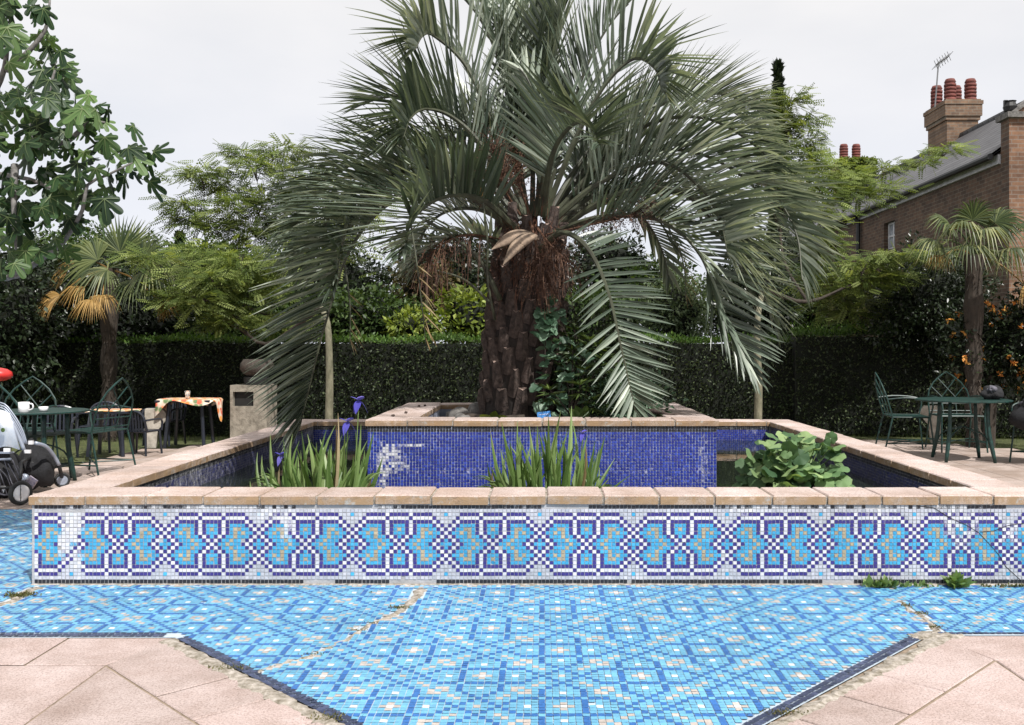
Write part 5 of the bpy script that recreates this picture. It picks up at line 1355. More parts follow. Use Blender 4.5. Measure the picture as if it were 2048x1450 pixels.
# off-frame half of the crown
n = 170; p, d = cloud_pts(n, (0.6, .1, 2.6), (1.7, 1.3, 1.5), .5, .4, 5)
k = (p[:, 0] + FB.x) / (p[:, 1] + FB.y) < -.66
scatter('outer_leaves', FV, FFc, p[k], rot_frames(unit(RNG.normal(size=(k.sum(), 3)) * .5 + np.array([0, -.1, -.6])), up=np.tile(np.array([0, -.6, .7]), (k.sum(), 1))), RNG.uniform(.13, .21, k.sum()), [M['fig_leaf'], M['fig_vein']], fig, tm=FM)

# ------------------------------------------------------------------ brick house
HXW = 8.3; GY = 16.5; HEND = 38.0; EZ = 4.8; RX = 11.0; RZ = 6.72
house = thing('brick_house', 'brown brick house with slate roof and white gutter board at the right', 'house', (HXW, GY, 0)); HB = Vector(house.location)
def hset(o): return setp(o, house)
mb = MB(); mb.quad((HXW, HEND, 0), (HXW, GY + .30, 0), (HXW, GY + .30, EZ), (HXW, HEND, EZ)); 
wz0, wz1, wy0, wy1 = 3.62, 4.28, 21.9, 22.6
mb = MB()     # side wall with a window opening
def sq(y0, y1, z0_, z1_): mb.quad((HXW, y1, z0_), (HXW, y0, z0_), (HXW, y0, z1_), (HXW, y1, z1_))
sq(GY + .3, wy0, 0, EZ); sq(wy1, HEND, 0, EZ); sq(wy0, wy1, 0, wz0); sq(wy0, wy1, wz1, EZ)
mb.quad((HXW, wy1, wz0), (HXW + .15, wy1, wz0), (HXW + .15, wy1, wz1), (HXW, wy1, wz1)); mb.quad((HXW, wy0, wz0), (HXW, wy0, wz1), (HXW + .15, wy0, wz1), (HXW + .15, wy0, wz0)); mb.quad((HXW, wy0, wz1), (HXW, wy1, wz1), (HXW + .15, wy1, wz1), (HXW + .15, wy0, wz1))
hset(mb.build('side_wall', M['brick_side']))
mb = MB(); mb.box((HXW + .14, (wy0 + wy1) / 2, (wz0 + wz1) / 2), (.02, wy1 - wy0 - .01, wz1 - wz0 - .01)); wnd = hset(mb.build('window', M['window_glass']))
mb = MB()
for yy in (wy0 + .03, (wy0 + wy1) / 2, wy1 - .03): mb.box((HXW + .115, yy, (wz0 + wz1) / 2), (.03, .05, wz1 - wz0 - .02))
for zz in (wz0 + .03, (wz0 + wz1) / 2, wz1 - .03): mb.box((HXW + .118, (wy0 + wy1) / 2, zz), (.03, wy1 - wy0 - .02, .045))
fr_ = mb.build('frame', M['white_paint']); fr_.parent = wnd
# gable end wall facing the camera with parapet following the roof slope
pz = EZ + .55; mb = MB(); xr = 2 * RX - HXW
prof = [(HXW - .02, 0), (xr, 0), (xr, pz), (RX, RZ + .55), (HXW - .02, pz)]
mb.poly([(x, GY, z) for x, z in prof], 0); mb.poly([(x, GY + .30, z) for x, z in reversed(prof)], 0)
for i in range(5):
    a, b_ = prof[i], prof[(i + 1) % 5]; mb.quad((a[0], GY + .30, a[1]), (b_[0], GY + .30, b_[1]), (b_[0], GY, b_[1]), (a[0], GY, a[1]), 1 if i == 4 else 0)
hset(mb.build('gable_wall', [M['brick_front'], M['brick_side']]))
mb = MB(); sl = math.atan2(RZ - EZ, RX - HXW); Ls = math.hypot(RZ - EZ, RX - HXW) + .05
mb.box(((HXW + RX) / 2 - .02, GY + .15, (pz + RZ + .55) / 2 + .035), (Ls, .42, .06), rot=Matrix.Rotation(-sl, 3, 'Y')); mb.box((xr - (HXW + RX) / 2 + HXW + .02, GY + .15, (pz + RZ + .55) / 2 + .035), (Ls, .42, .06), rot=Matrix.Rotation(sl, 3, 'Y'))
mb.box((HXW + .12, GY + .15, pz + .03), (.40, .46, .10)); hset(mb.build('parapet_coping', M['stone_grey']))
mb = MB(); ev = .22
dxs, dzs = (RX - HXW), (RZ - EZ); ex = HXW - ev; ez = EZ - ev * dzs / dxs + .10
mb.quad((ex, GY + .32, ez), (ex, HEND, ez), (RX, HEND, RZ + .10), (RX, GY + .32, RZ + .10)); mb.quad((RX, GY + .32, RZ + .10), (RX, HEND, RZ + .10), (2 * RX - ex, HEND, ez), (2 * RX - ex, GY + .32, ez))
mb.quad((ex, GY + .32, ez - .05), (RX, GY + .32, RZ + .05), (RX, HEND, RZ + .05), (ex, HEND, ez - .05))
ro = hset(mb.build('roof', M['slate']))
mb = MB(); mb.tube([(RX, GY + .3, RZ + .12), (RX, HEND, RZ + .12)], .07, 8); o = mb.build('ridge_tiles', M['slate']); o.parent = ro
mb = MB(); mb.box((HXW - .03, (GY + .32 + 25.2) / 2, EZ - .13), (.05, 25.2 - GY - .34, .17)); hset(mb.build('fascia', M['white_paint']))
mb = MB(); mb.box((HXW - .032, (25.2 + HEND) / 2, EZ - .13), (.05, HEND - 25.2, .17)); hset(mb.build('fascia', M['bark_dark']))
mb = MB(); mb.tube([(ex + .02, GY + .32, ez - .03), (ex + .02, HEND, ez - .03)], .06, 8); hset(mb.build('gutter', M['black_iron']))
mb = MB(); mb.tube([(HXW - .08, 24.2, EZ - .2), (HXW - .08, 24.2, 0)], .055, 8); mb.tube([(HXW - .18, 24.2, ez - .06), (HXW - .08, 24.2, EZ - .3)], .055, 8); hset(mb.build('downpipe', M['black_iron']))
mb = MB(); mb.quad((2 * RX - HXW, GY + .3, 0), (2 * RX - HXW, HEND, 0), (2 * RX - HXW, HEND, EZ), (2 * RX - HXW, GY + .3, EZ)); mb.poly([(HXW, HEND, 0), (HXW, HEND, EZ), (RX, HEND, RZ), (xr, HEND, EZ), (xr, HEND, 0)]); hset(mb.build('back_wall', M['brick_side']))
def pot(mb, c, h=.60, r=.15):
    prof = [(r * .95, 0)]; n_ = 5
    for i in range(n_):
        z = h * (.05 + .78 * i / n_); prof += [(r * 1.02, z), (r * 1.02, z + .06), (r * .82, z + .075), (r * .82, z + h * .78 / n_ - .01)]
    prof += [(r * 1.0, h * .86), (r * .75, h), (r * .6, h), (r * .55, h - .1)]
    mb.lathe(prof, c, 14)
def chimney(cx, cy, w_, dp, zt, pots, ivy=False):
    mb = MB(); zb = 5.2
    mb.box((cx, cy, (zb + zt - .55) / 2), (w_, dp, zt - .55 - zb)); hset(ch := mb.build('chimney', M['brick_yellow']))
    mb = MB(); mb.box((cx, cy, zt - .50), (w_ + .08, dp + .08, .10)); mb.box((cx, cy, zt - .30), (w_ + .15, dp + .15, .30)); mb.box((cx, cy, zt - .10), (w_ + .19, dp + .19, .10)); mb.box((cx, cy, zt - .03), (w_ + .1, dp + .1, .04))
    o = mb.build('cap', M['brick_yellow']); o.parent = ch
    for (dx, dy) in pots:
        mb = MB(); pot(mb, (cx + dx, cy + dy, zt - .01)); o = mb.build('chimney_pot', M['terracotta'], ch, True)
    return ch
cy = 25.0; px_m = F / cy
c1 = P(1905, 210, cy); chimney(c1.x, cy, .82, 1.2, c1.z, [(-.22, -.35), (.32, -.35), (-.30, .3), (.22, .3)])
cy2 = 33.0; c2 = P(1701, 322, cy2); chimney(c2.x, cy2, .85, 1.2, c2.z, [(-.24, 0), (.20, 0)])
mb = MB()
a0 = P(1870, 215, 24.8); a1 = P(1877, 128, 24.8); mb.tube([a0, a1], .02, 5); e1 = P(1898, 112, 24.8); mb.tube([P(1872, 130, 24.8), e1], .014, 4)
for i in range(6):
    q = P(1872, 130, 24.8).lerp(e1, i / 5.0); mb.tube([q + Vector((0, -.25, .05)), q + Vector((0, .25, -.05))], .008, 4)
    mb.tube([q + Vector((-.05, 0, .12)), q + Vector((.05, 0, -.12))], .008, 4)
hset(mb.build('aerial', M['aerial']))
mb = MB(); c3 = P(2020, 236, GY + .1); c3.z = pz + .08
mb.lathe([(.05, 0), (.10, .05), (.12, .12), (.09, .2), (.11, .22), (.02, .24)], c3, 12); mb.box(c3 + Vector((-.08, 0, .18)), (.06, .05, .12)); hset(mb.build('finial', M['black_iron']))
# ivy on the far chimney
ivy = thing('ivy', 'bright green ivy smothering the far chimney stack', 'climber', (c2.x, cy2, 6.0))
n = 5200; p = np.stack([RNG.uniform(-.62, .62, n), RNG.uniform(-.85, .0, n) - .0, RNG.uniform(0, 1.85, n)], 1); p[:, 1] = -.66 - np.abs(RNG.normal(size=n)) * .10
scatter('leaves', LEAF_V, LEAF_F, p, rot_frames(unit(RNG.normal(size=(n, 3)) * .6 + np.array([0, -.5, -.2]))), RNG.uniform(.10, .18, n), M['locust_leaf'], ivy)

# ------------------------------------------------------------------ garden furniture
def gothic_chair():
    t = thing('iron_armchair', 'x', 'chair'); G = M['green_metal']; W_ = .25
    # local: front toward -y, back at +y
    mb = MB(); mb.tube([(-W_, -.22, .43), (W_, -.22, .43), (W_, .2, .43), (-W_, .2, .43), (-W_, -.22, .43)], .010, 6)
    for i in range(9): x = -W_ + .05 + i * .05; mb.box((x, -.01, .433), (.030, .42, .006))
    mb.build('seat', G, t)
    mb = MB()
    def bk(x, z): return Vector((x, .20 + (z - .43) * .28, z))      # reclined back plane
    arch = [bk(-W_, .43), bk(-W_, .62), bk(-W_ * .92, .72), bk(-W_ * .66, .82), bk(-W_ * .3, .90), bk(0, .95), bk(W_ * .3, .90), bk(W_ * .66, .82), bk(W_ * .92, .72), bk(W_, .62), bk(W_, .43)]
    mb.tube(arch, .009, 6)
    for (a, b_) in (((-W_ * .44, .872), (.08, .64)), ((W_ * .44, .872), (-.08, .64)), ((-W_ * .82, .775), (-.08, .64)), ((W_ * .82, .775), (.08, .64))):
        mb.tube([bk(*a), bk(*b_)], .006, 5)
    for x in (-.08, .08): mb.tube([bk(x, .43), bk(x, .64)], .006, 5)
    for z in (.47, .56): mb.tube([bk(-W_, z), bk(W_, z)], .006, 5)
    mb.build('backrest', G, t)
    for s in (-1, 1):
        mb = MB(); mb.tube(catmull([bk(s * W_, .64), (s * (W_ + .02), .05, .66), (s * (W_ + .02), -.18, .64), (s * (W_ + .01), -.25, .58), (s * W_, -.22, .43)], 14), .010, 6); mb.build('armrest', G, t)
        mb = MB(); mb.tube([(s * W_, -.22, .43), (s * (W_ + .015), -.27, 0)], .010, 6); mb.build('leg', G, t)
        mb = MB(); mb.tube([(s * W_, .2, .43), (s * (W_ + .015), .30, 0)], .010, 6); mb.build('leg', G, t)
    mb = MB()
    for s in (-1, 1): mb.tube([(s * (W_ + .012), -.255, .12), (s * (W_ + .012), .27, .12)], .008, 5)
    mb.tube([(-W_, -.255, .12), (W_, .27, .12)], .007, 5); mb.tube([(W_, -.255, .12), (-W_, .27, .12)], .007, 5); mb.build('stretcher', G, t)
    return t
def place(o, loc, rz, label, s=1.0, group=None):
    o.location = loc; o.rotation_euler = (0, 0, rz); o.scale = (s, s, s); o['label'] = label
    if group: o['group'] = group
    return o
proto = gothic_chair(); GG = 'green iron armchairs with pointed lattice backs'
# rz: local -y is the front. facing +x  => rz = +90deg
place(proto, (4.37, 11.2, 0), R(82), 'green iron armchair in profile facing right beside the right pool edge', 1, GG)
place(copy_tree(proto), (5.05, 11.35, 0), R(-4), 'green iron armchair behind the round table facing the camera', 1, GG)
place(copy_tree(proto), (5.42, 9.95, 0), R(-78), 'green iron armchair at the right picture edge under the black coat', 1, GG)
place(copy_tree(proto), (-4.44, 9.2, 0), R(-105), 'green iron armchair in profile facing left at the left terrace', 1, GG)
place(copy_tree(proto), (-5.2, 9.3, 0), R(12), 'green iron armchair behind the table with the white mug', 1, GG)
place(copy_tree(proto), (-4.85, 8.75, 0), R(160), 'green iron armchair pushed under the near left table', 1, GG)
def round_table(label, loc, r, h, fat=True):
    t = thing('round_table', label, 'table', loc, 0, 'round green iron tables'); G = M['green_metal']
    mb = MB(); mb.lathe([(.01, h - .012), (r - .01, h - .012), (r, h - .006), (r, h + .004), (r - .012, h + .008), (.01, h + .008)], seg=40); mb.build('tabletop', G, t)
    for k in range(4):
        a = R(38 + 90 * k); q = Vector((math.cos(a), math.sin(a), 0)); mb = MB()
        mb.tube(catmull([q * (r * .55) + Vector((0, 0, h - .01)), q * (r * .58) + Vector((0, 0, h * .5)), q * (r * .72)], 8), [.020, .020, .021, .022, .023, .024, .024, .022, .018], 8)
        mb.build('leg', G, t, True)
    for k in range(4):
        a = R(38 + 90 * k); q = Vector((math.cos(a), math.sin(a), 0)); mb = MB(); mb.tube(catmull([q * (r * .68) + Vector((0, 0, .06)), q * (r * .50) + Vector((0, 0, .28)), Vector((0, 0, .38))], 8), .008, 5); mb.build('brace', G, t)
    return t
round_table('round green iron table at the right between the armchairs', (4.68, 10.35, 0), .50, .67)
round_table('round green iron table behind the pushchair holding the mug', (-4.62, 8.55, 0), .42, .665)
# plastic chairs
def plastic_chair():
    t = thing('plastic_chair', 'x', 'chair'); D = M['dark_plastic']
    mb = MB(); mb.box((0, 0, .42), (.46, .44, .035), bev=.01); mb.build('seat', D, t)
    mb = MB(); n_ = 12; top = []
    for i in range(n_ + 1):
        a = math.pi * i / n_; top.append(Vector((-.24 * math.cos(a), .22 + .06, .62 + .17 * math.sin(a))))
    mb.tube([Vector((-.24, .2, .42))] + top + [Vector((.24, .2, .42))], .022, 6)
    for i in range(7):
        x = -.17 + i * .0567; zt = .62 + .17 * math.sqrt(max(0, 1 - (x / .24) ** 2)); mb.box((x, .255, (.42 + zt) / 2), (.030, .012, zt - .42), rot=Matrix.Rotation(R(-6), 3, 'X'))
    mb.build('backrest', D, t)
    for s in (-1, 1):
        mb = MB(); mb.tube(catmull([(s * .24, .24, .62), (s * .27, 0, .63), (s * .27, -.2, .60), (s * .25, -.22, .42)], 8), .020, 6); mb.build('armrest', D, t)
        for y in (-.2, .22): mb = MB(); mb.tube([(s * .22, y, .42), (s * .25, y * 1.15, 0)], [.024, .018], 6); mb.build('leg', D, t)
    return t
pc = plastic_chair(); PG_ = 'dark plastic garden chairs with slatted round backs'
place(pc, (P(112, 0, 10.4).x, 10.4, 0), R(15), 'dark plastic chair nearest the mug table', .74, PG_)
place(copy_tree(pc), (P(182, 0, 11.0).x, 11.2, 0), R(5), 'dark plastic chair behind the low orange topped table', .74, PG_)
place(copy_tree(pc), (P(322, 0, 11.9).x, 12.0, 0), R(-12), 'dark plastic chair beside the table with the floral cloth', .74, PG_)
place(copy_tree(pc), (P(268, 0, 10.7).x, 10.9, 0), R(170), 'dark plastic chair pulled up to the low orange topped table', .66, PG_)
def dark_table(name, label, loc, r, h, par=None):
    t = thing(name, label, 'table', loc); mb = MB(); mb.box((0, 0, h - .015), (2 * r, 1.5 * r, .03), bev=.005); mb.build('tabletop', M['dark_plastic'], t)
    for sx in (-1, 1):
        for sy in (-1, 1): mb = MB(); mb.tube([(sx * r * .6, sy * r * .4, h - .03), (sx * r * .72, sy * r * .5, 0)], .022, 6); mb.build('leg', M['dark_plastic'], t)
    return t
def cloth(label, loc, rx, ry, h, drop, seedv, group='orange floral tablecloths'):
    mb = MB(); n_ = 28; L = []
    for k, (f, dz) in enumerate([(0, 0), (.6, 0), (.97, 0), (1.0, -.006), (1.02, -.5), (1.04, -1)]):
        row = []
        for i in range(n_ * 2):
            a = math.pi * i / n_; c, s = math.cos(a), math.sin(a); q = max(abs(c), abs(s)) ** .6
            x, y = rx * f * c / q, ry * f * s / q; wv = (.55 + .45 * math.sin(a * 5 + seedv)) * (.6 + .4 * math.sin(a * 2 + seedv))
            z = h if dz == 0 else (h - .006 if dz > -.1 else h + dz * drop * wv)
            row.append(len(mb.v)); mb.v.append((x * (1 + .02 * math.sin(a * 9) * (dz < -.1)), y, z))
        L.append(row)
    for a, b_ in zip(L[:-1], L[1:]):
        for i in range(n_ * 2): j = (i + 1) % (n_ * 2); mb.face((a[i], a[j], b_[j], b_[i]))
    o = mb.build('tablecloth', M['floral'], None, True); o.location = loc; return tag(o, label, 'tablecloth', group)
lt = P(379, 0, 11.8); dark_table('garden_table', 'dark garden table under the hanging floral cloth with a glass', (lt.x, 11.8, 0), .34, .60)
cloth('orange floral tablecloth hanging in folds under the glass', (lt.x, 11.8, 0), .375, .28, .606, .30, 1.2)
lt2 = P(222, 0, 10.8); dark_table('garden_table', 'low dark garden table with a flat orange cloth', (lt2.x, 10.8, 0), .28, .525)
cloth('flat orange cloth on the low table left of the concrete stand', (lt2.x, 10.8, 0), .30, .22, .531, .02, .4)
t = thing('drinking_glass', 'clear glass standing on the floral tablecloth', 'glass', (lt.x + -.005, 11.75, .607)); mb = MB(); mb.lathe([(.026, 0), (.030, .05), (.036, .10), (.034, .10), (.028, .05), (.023, .008), (.004, .008)], seg=16); mb.build('body', M['glass'], t, True)
# mug and bowl
q = P(48, 836, 8.25); t = thing('mug', 'large white mug on the table behind the pushchair', 'mug', (P(48, 0, 8.25).x, 8.25, .673))
mb = MB(); mb.lathe([(.040, 0), (.045, .004), (.046, .092), (.042, .092), (.041, .01), (.004, .01)], seg=22); mb.build('body', M['ceramic'], t, True); mb = MB(); mb.tube(catmull([(.043, 0, .078), (.075, 0, .072), (.078, 0, .035), (.043, 0, .018)], 10), .007, 7); mb.build('handle', M['ceramic'], t, True)
t = thing('cup', 'small white cup without handle right of the mug', 'cup', (P(87, 0, 8.35).x, 8.35, .673)); mb = MB(); mb.lathe([(.022, 0), (.034, .012), (.041, .045), (.038, .045), (.030, .012), (.004, .008)], seg=22); mb.build('body', M['ceramic'], t, True)
# concrete supports
def stand(label, px, Y, sgn):
    b0 = P(px, 0, Y); t = thing('concrete_stand', label, 'concrete stand', (b0.x, Y, 0), 0, 'concrete stands at the edge of the terrace')
    pr = [(-.075, 0), (.055, 0), (.075, .22), (.20, .38), (.19, .41), (.13, .48), (-.075, .485)] ; mb = MB(); h = .11
    fr, bk_ = [], []
    for (x, z) in pr: fr.append((sgn * x, -h, z)); bk_.append((sgn * x, h, z))
    if sgn < 0: fr = fr[::-1]; bk_ = bk_[::-1]
    mb.poly(fr); mb.poly(bk_[::-1])
    for i in range(len(fr)): j = (i + 1) % len(fr); mb.quad(fr[j], fr[i], bk_[i], bk_[j])
    mb.build('body', M['concrete'], t); t.rotation_euler = (0, 0, R(18 * sgn)); return t
stand('pale concrete stand with its head pointing right on the left terrace', 304, 11.7, 1)
stand('pale concrete stand with its head pointing left behind the green table', 1870, 12.3, -1)
# litter bin
bx = P(508, 0, 12.2).x
t = thing('litter_bin', 'concrete litter bin with a dark rectangular opening behind the lowest frond', 'bin', (bx, 12.2, 0)); mb = MB(); w2, hb = .235, .77
# front frame with a real opening
ox0, ox1, oz0, oz1 = -.20, .065, .50, .685
for (a, b_, c, d_) in ((-w2, ox0, .0, hb), (ox1, w2, 0, hb), (ox0, ox1, 0, oz0), (ox0, ox1, oz1, hb)): mb.box(((a + b_) / 2, -.215, (c + d_) / 2), (b_ - a, .04, d_ - c))
for sx in (-1, 1): mb.box((sx * (w2 - .02), .02, hb / 2), (.04, .43, hb))
mb.box((0, .215, hb / 2), (2 * w2 - .08, .04, hb)); mb.box((0, .0, hb - .02), (2 * w2 - .08, .39, .036)); mb.build('casing', M['concrete_shaded'], t)
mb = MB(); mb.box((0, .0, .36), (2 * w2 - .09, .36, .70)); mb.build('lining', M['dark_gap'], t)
t = thing('pot_on_bin', 'brown weathered pot on a dark base standing on the litter bin', 'pot', (bx + .04, 12.2, .772)); mb = MB(); mb.lathe([(.16, 0), (.17, .09), (.15, .10), (.02, .10)], seg=20); mb.build('base', M['dark_gap'], t)
mb = MB(); mb.lathe([(.10, .10), (.17, .14), (.215, .20), (.21, .27), (.17, .33), (.14, .32), (.02, .31)], seg=24); mb.build('body', M['stone_brown'], t, True)
# coat and bags on the right
def lump(name, label, cat, c, r, mat, seed, amp=.3, squash=None):
    mb = MB(); nu, nv = 26, 16
    for j in range(nv + 1):
        for i in range(nu):
            th = 2 * math.pi * i / nu; ph = math.pi * j / nv; dd = Vector((math.sin(ph) * math.cos(th), math.sin(ph) * math.sin(th), math.cos(ph)))
            s = 1 + amp * mnoise.noise(dd * 1.5 + Vector((seed, 0, 0))) + amp * .4 * mnoise.noise(dd * 5 + Vector((seed, 3, 0)))
            mb.v.append((dd.x * r[0] * s, dd.y * r[1] * s, dd.z * r[2] * s))
    for j in range(nv):
        for i in range(nu): mb.face((j * nu + i, (j + 1) * nu + i, (j + 1) * nu + (i + 1) % nu, j * nu + (i + 1) % nu))
    o = mb.build('body' if cat is None else name, mat, None, True); o.location = c
    if cat: tag(o, label, cat)
    return o
o = lump('draped_coat', 'black coat heaped over the armchair at the right edge', 'coat', (5.42, 10.0, .52), (.34, .28, .22), M['black_cloth'], 2.0, .35)
c_ = lump('x', None, None, (0.02, -.05, .08), (.27, .22, .12), M['grey_cloth'], 3.0, .5); c_.name = 'lining'; c_.parent = o
o = lump('handbag', 'black handbag with a lilac scarf on the green table', 'bag', (4.98, 10.3, .745), (.115, .10, .085), M['black_cloth'], 5.0, .4)
c_ = lump('x', None, None, (-.03, -.06, .05), (.045, .04, .035), M['grey_cloth'], 8.0, .5); c_.name = 'scarf'; c_.parent = o
# red balloon
t = thing('balloon', 'red balloon at the left picture edge before the dark bush', 'balloon', tuple(P(0, 748, 9.2))); mb = MB(); mb.lathe([(.004, -.07), (.05, -.06), (.10, -.03), (.115, 0), (.10, .035), (.06, .055), (.005, .062)], seg=24, ax=Matrix.Rotation(R(10), 3, 'Y')); mb.build('skin', M['red'], t, True)
mb = MB(); zz = t.location.z; mb.tube(catmull([(0, 0, -.06), (.03, 0, -.3), (-.05, .02, -.6), (-.02, 0, -zz + .01)], 12), .0018, 4); mb.build('string', M['black_cloth'], t)

# ------------------------------------------------------------------ pushchair
t = thing('pushchair', 'black pushchair with a pale hood cover and ribbed hoops parked at the left', 'pushchair', (-4.27, 7.75, 0)); TB = Vector(t.location)
def W3(px, py, Y): return P(px, py, Y) - TB
def wheel(c, r, wd, rim, ang):
    ax = Matrix.Rotation(ang, 3, 'Z') @ Matrix.Rotation(R(90), 3, 'X'); mb = MB()
    mb.lathe([(r * .72, -wd), (r * .95, -wd), (r, -wd * .5), (r, wd * .5), (r * .95, wd), (r * .72, wd), (r * .72, -wd)], c, 26, ax=ax); w1 = mb.build('wheel', M['rubber'], t, True)
    mb = MB(); mb.lathe([(r * .70, -wd * .8), (r * .70, wd * .8), (r * .55, wd * .6), (r * .2, wd), (.004, wd)][::-1] + [(r * .70, -wd * .8), (r * .55, -wd * .6), (r * .2, -wd), (.004, -wd)], c, 26, ax=ax); mb.build('rim', rim, w1, True)
wheel(W3(41, 986, 7.35), .095, .018, M['ceramic'], R(60)); wheel(W3(124, 960, 8.15), .065, .02, M['grey_tube'], R(35))
wheel(Vector((-.42, -.30, .10)), .095, .018, M['ceramic'], R(60)); wheel(Vector((-.38, .35, .065)), .065, .02, M['grey_tube'], R(35))
mb = MB()
for k in range(4):
    o_ = k * 5; mb.tube(catmull([W3(-30, 810 + o_, 7.7), W3(5, 806 + o_, 7.7), W3(28 - k, 830 + o_, 7.7), W3(45 - k, 860 + o_, 7.7), W3(54 - 2 * k, 888, 7.7)], 14), .006, 6)
mb.build('hood_hoops', M['grey_tube'], t, True)
mb = MB()     # pale cover, a draped cloth with thickness
nn_ = 14; Lp = []
for i in range(nn_ + 1):
    u = i / nn_; row = []
    for j in range(nn_ + 1):
        v = j / nn_; x = lerp(-45, lerp(18, 39, v), u); y = lerp(824, 897, v) + (4 * math.sin(u * 7)); row.append(W3(x, y, 7.55 + .03 * math.sin(u * 9 + v * 3) - .05 * math.sin(math.pi * v)))
    Lp.append(row)
for off_, fl_ in ((0, False), (.012, True)):
    b0 = len(mb.v)
    for row in Lp: mb.v += [tuple(q + Vector((0, off_, 0))) for q in row]
    for i in range(nn_):
        for j in range(nn_):
            f = (b0 + i * (nn_ + 1) + j, b0 + i * (nn_ + 1) + j + 1, b0 + (i + 1) * (nn_ + 1) + j + 1, b0 + (i + 1) * (nn_ + 1) + j); mb.face(f if not fl_ else f[::-1])
cv = mb.build('cover', M['white_cloth'], t, True)
mb = MB(); c_ = W3(6, 860, 7.50); mb.lathe([(.012, 0), (.018, .002), (.012, .004)], c_, 10, ax=Matrix.Rotation(R(90), 3, 'X')); mb.build('green_emblem', M['iris_leaf'], cv)
c_ = lump('x', None, None, tuple(W3(68, 935, 8.0)), (.16, .13, .19), M['black_cloth'], 1.2, .42); c_.name = 'bag'; c_.parent = t
c_ = lump('x', None, None, tuple(W3(0, 945, 7.75)), (.17, .18, .18), M['black_cloth'], 7.2, .40); c_.name = 'seat'; c_.parent = t
mb = MB(); mb.box(W3(0, 905, 7.6), (.20, .06, .012)); mb.tube([W3(-25, 920, 7.5), W3(22, 918, 7.5)], .010, 6); mb.build('handlebar', M['grey_tube'], t)
mb = MB(); mb.tube(catmull([W3(70, 886, 7.75), W3(92, 893, 7.85), W3(108, 912, 7.95), W3(118, 930, 8.0)], 10), .016, 8); mb.tube(catmull([W3(22, 840, 7.65), W3(38, 875, 7.65), W3(48, 900, 7.65)], 8), .016, 8); mb.build('frame', M['grey_tube'], t, True)
mb = MB(); mb.tube([W3(42, 925, 7.5), W3(41, 958, 7.4)], .013, 8); mb.tube([W3(118, 930, 8.0), W3(124, 955, 8.15)], .016, 8, ); mb.tube([W3(41, 975, 7.38), Vector((-.42, -.30, .12))], .012, 6); mb.tube([W3(60, 925, 7.9), W3(120, 932, 8.1)], .012, 6); mb.tube([W3(42, 925, 7.5), W3(60, 915, 7.9)], .012, 6)
mb.tube([Vector((-.38, .35, .08)), W3(0, 945, 7.75)], .012, 6); mb.build('fork', M['black_iron'], t, True)
mb = MB(); mb.box(W3(62, 965, 7.55), (.075, .02, .085), rot=Matrix.Rotation(R(35), 3, 'Y')); mb.build('printed_tag', M['print_paper'], t)
mb = MB(); mb.lathe([(.01, -.02), (.028, -.018), (.03, .0), (.028, .018), (.01, .02)], W3(50, 955, 7.5), 14, ax=Matrix.Rotation(R(70), 3, 'X')); mb.build('hub_cap', M['grey_tube'], t, True)

mb = MB()
for k in range(7): mb.tube(catmull([W3(-20 + k * 9, 930 + random.uniform(-14, 14), 7.52), W3(-5 + k * 9, 955 + random.uniform(-10, 10), 7.48), W3(5 + k * 9, 985 + random.uniform(-10, 6), 7.52)], 8), .004, 4)
mb.tube(catmull([W3(-20, 975, 7.45), W3(10, 990, 7.42), W3(35, 978, 7.42)], 8), .008, 5); mb.build('basket_straps', M['grey_cloth'], t)
mb = MB(); mb.poly([W3(1, 972, 7.42), W3(12, 972, 7.42), W3(7, 986, 7.42)]); mb.box(W3(14, 900, 7.50), (.05, .012, .03)); mb.box(W3(62, 885, 7.72), (.035, .02, .03)); mb.box(W3(55, 903, 7.70), (.05, .02, .028)); mb.build('buckle', M['ceramic'], t)
mb = MB()
for k in range(10):
    a = k * .628; mb.tube([W3(41, 986, 7.33), W3(41, 986, 7.33) + Vector((math.cos(a) * .035, math.cos(a) * -.055, math.sin(a) * .065))], .003, 4)
mb.build('spokes', M['black_iron'], t)
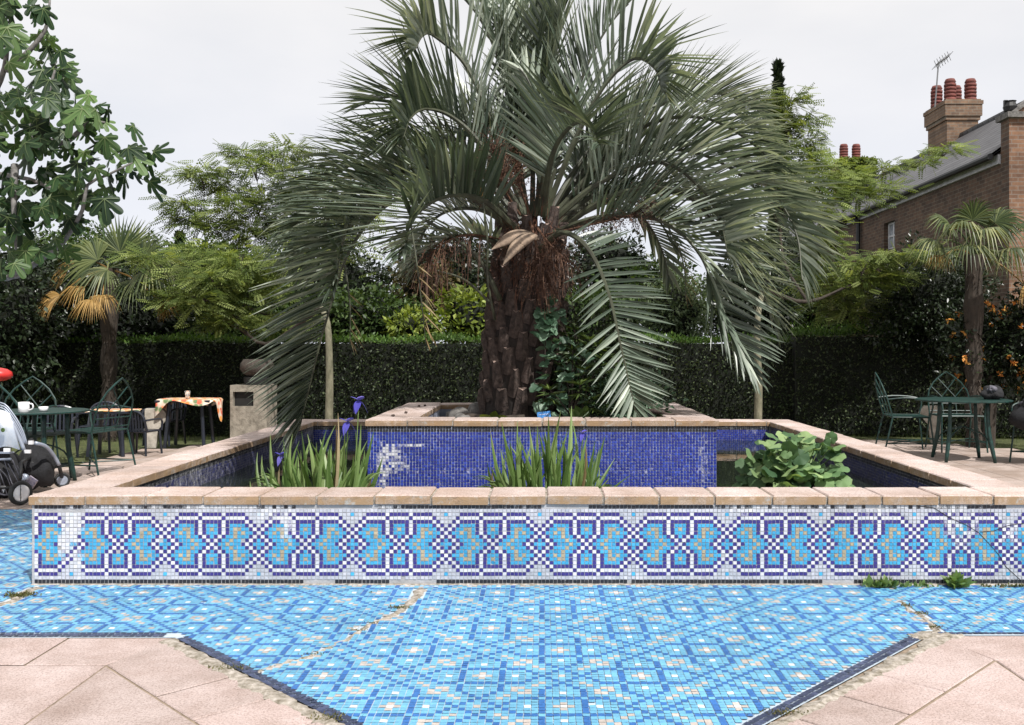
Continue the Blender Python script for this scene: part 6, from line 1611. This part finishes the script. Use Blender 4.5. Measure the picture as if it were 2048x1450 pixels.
# ------------------------------------------------------------------ weeds in the cracks
def weed(label, q, n_, r, h, mat=None, group='weeds growing in the joints'):
    t = thing('weed', label, 'weed', (q[0], q[1], 0), 0, group); pos = np.stack([RNG.normal(size=n_) * r[0], RNG.normal(size=n_) * r[1], np.abs(RNG.normal(size=n_)) * .004], 1)
    d = unit(RNG.normal(size=(n_, 3)) * np.array([.6, .6, .3]) + np.array([0, 0, .8])); scatter('leaves', LEAF_V, LEAF_F, pos, rot_frames(d), RNG.uniform(.5, 1.2, n_) * h, mat or M['moss'], t)
for (px, py, n_, rx, ry, h, lb) in [(745, 1247, 40, .03, .012, .012, 'moss in the long floor crack below the wall'), (797, 1217, 90, .03, .010, .016, 'thickest moss tuft at the top of the long floor crack'), (716, 1262, 50, .03, .010, .012, 'moss patch halfway along the long floor crack'),
        (628, 1310, 50, .03, .010, .012, 'moss patch low on the long floor crack'), (40, 1192, 260, .05, .03, .022, 'large moss tuft beside the left corner of the pool'), (1812, 1213, 70, .018, .022, .014, 'moss at the start of the right floor crack'),
        (1845, 1229, 70, .022, .012, .014, 'moss at the bend of the right floor crack'), (1872, 1256, 80, .02, .02, .014, 'moss where the right crack meets the paving'), (1765, 1176, 90, .05, .006, .075, 'low straggling weed at the foot of the mosaic wall'),
        (1912, 1175, 90, .016, .008, .10, 'taller bright weed at the foot of the mosaic wall'), (1840, 1175, 40, .08, .006, .045, 'thin creeping weed between the two larger wall weeds'), (2020, 1175, 120, .10, .006, .025, 'low brownish weeds at the right end of the wall'),
        (743, 1187, 12, .006, .006, .012, 'tiny single weed near the top of the long crack'), (460, 1338, 120, .05, .02, .014, 'moss beside the left black border'), (655, 1437, 160, .05, .02, .014, 'moss at the bottom of the left black border'), (1565, 1428, 160, .06, .02, .014, 'moss along the right black border near the bottom')]:
    q = PG(px, py); weed(lb, (q.x, min(q.y, oy0 - .01)), int(n_ * .8), (rx * .8, ry * .7), h * .8, M['iris_leaf'] if 'wall weed' in lb or 'foot of the mosaic' in lb else None)
print('verts', sum(len(o.data.vertices) for o in bpy.data.objects if o.type == 'MESH'))
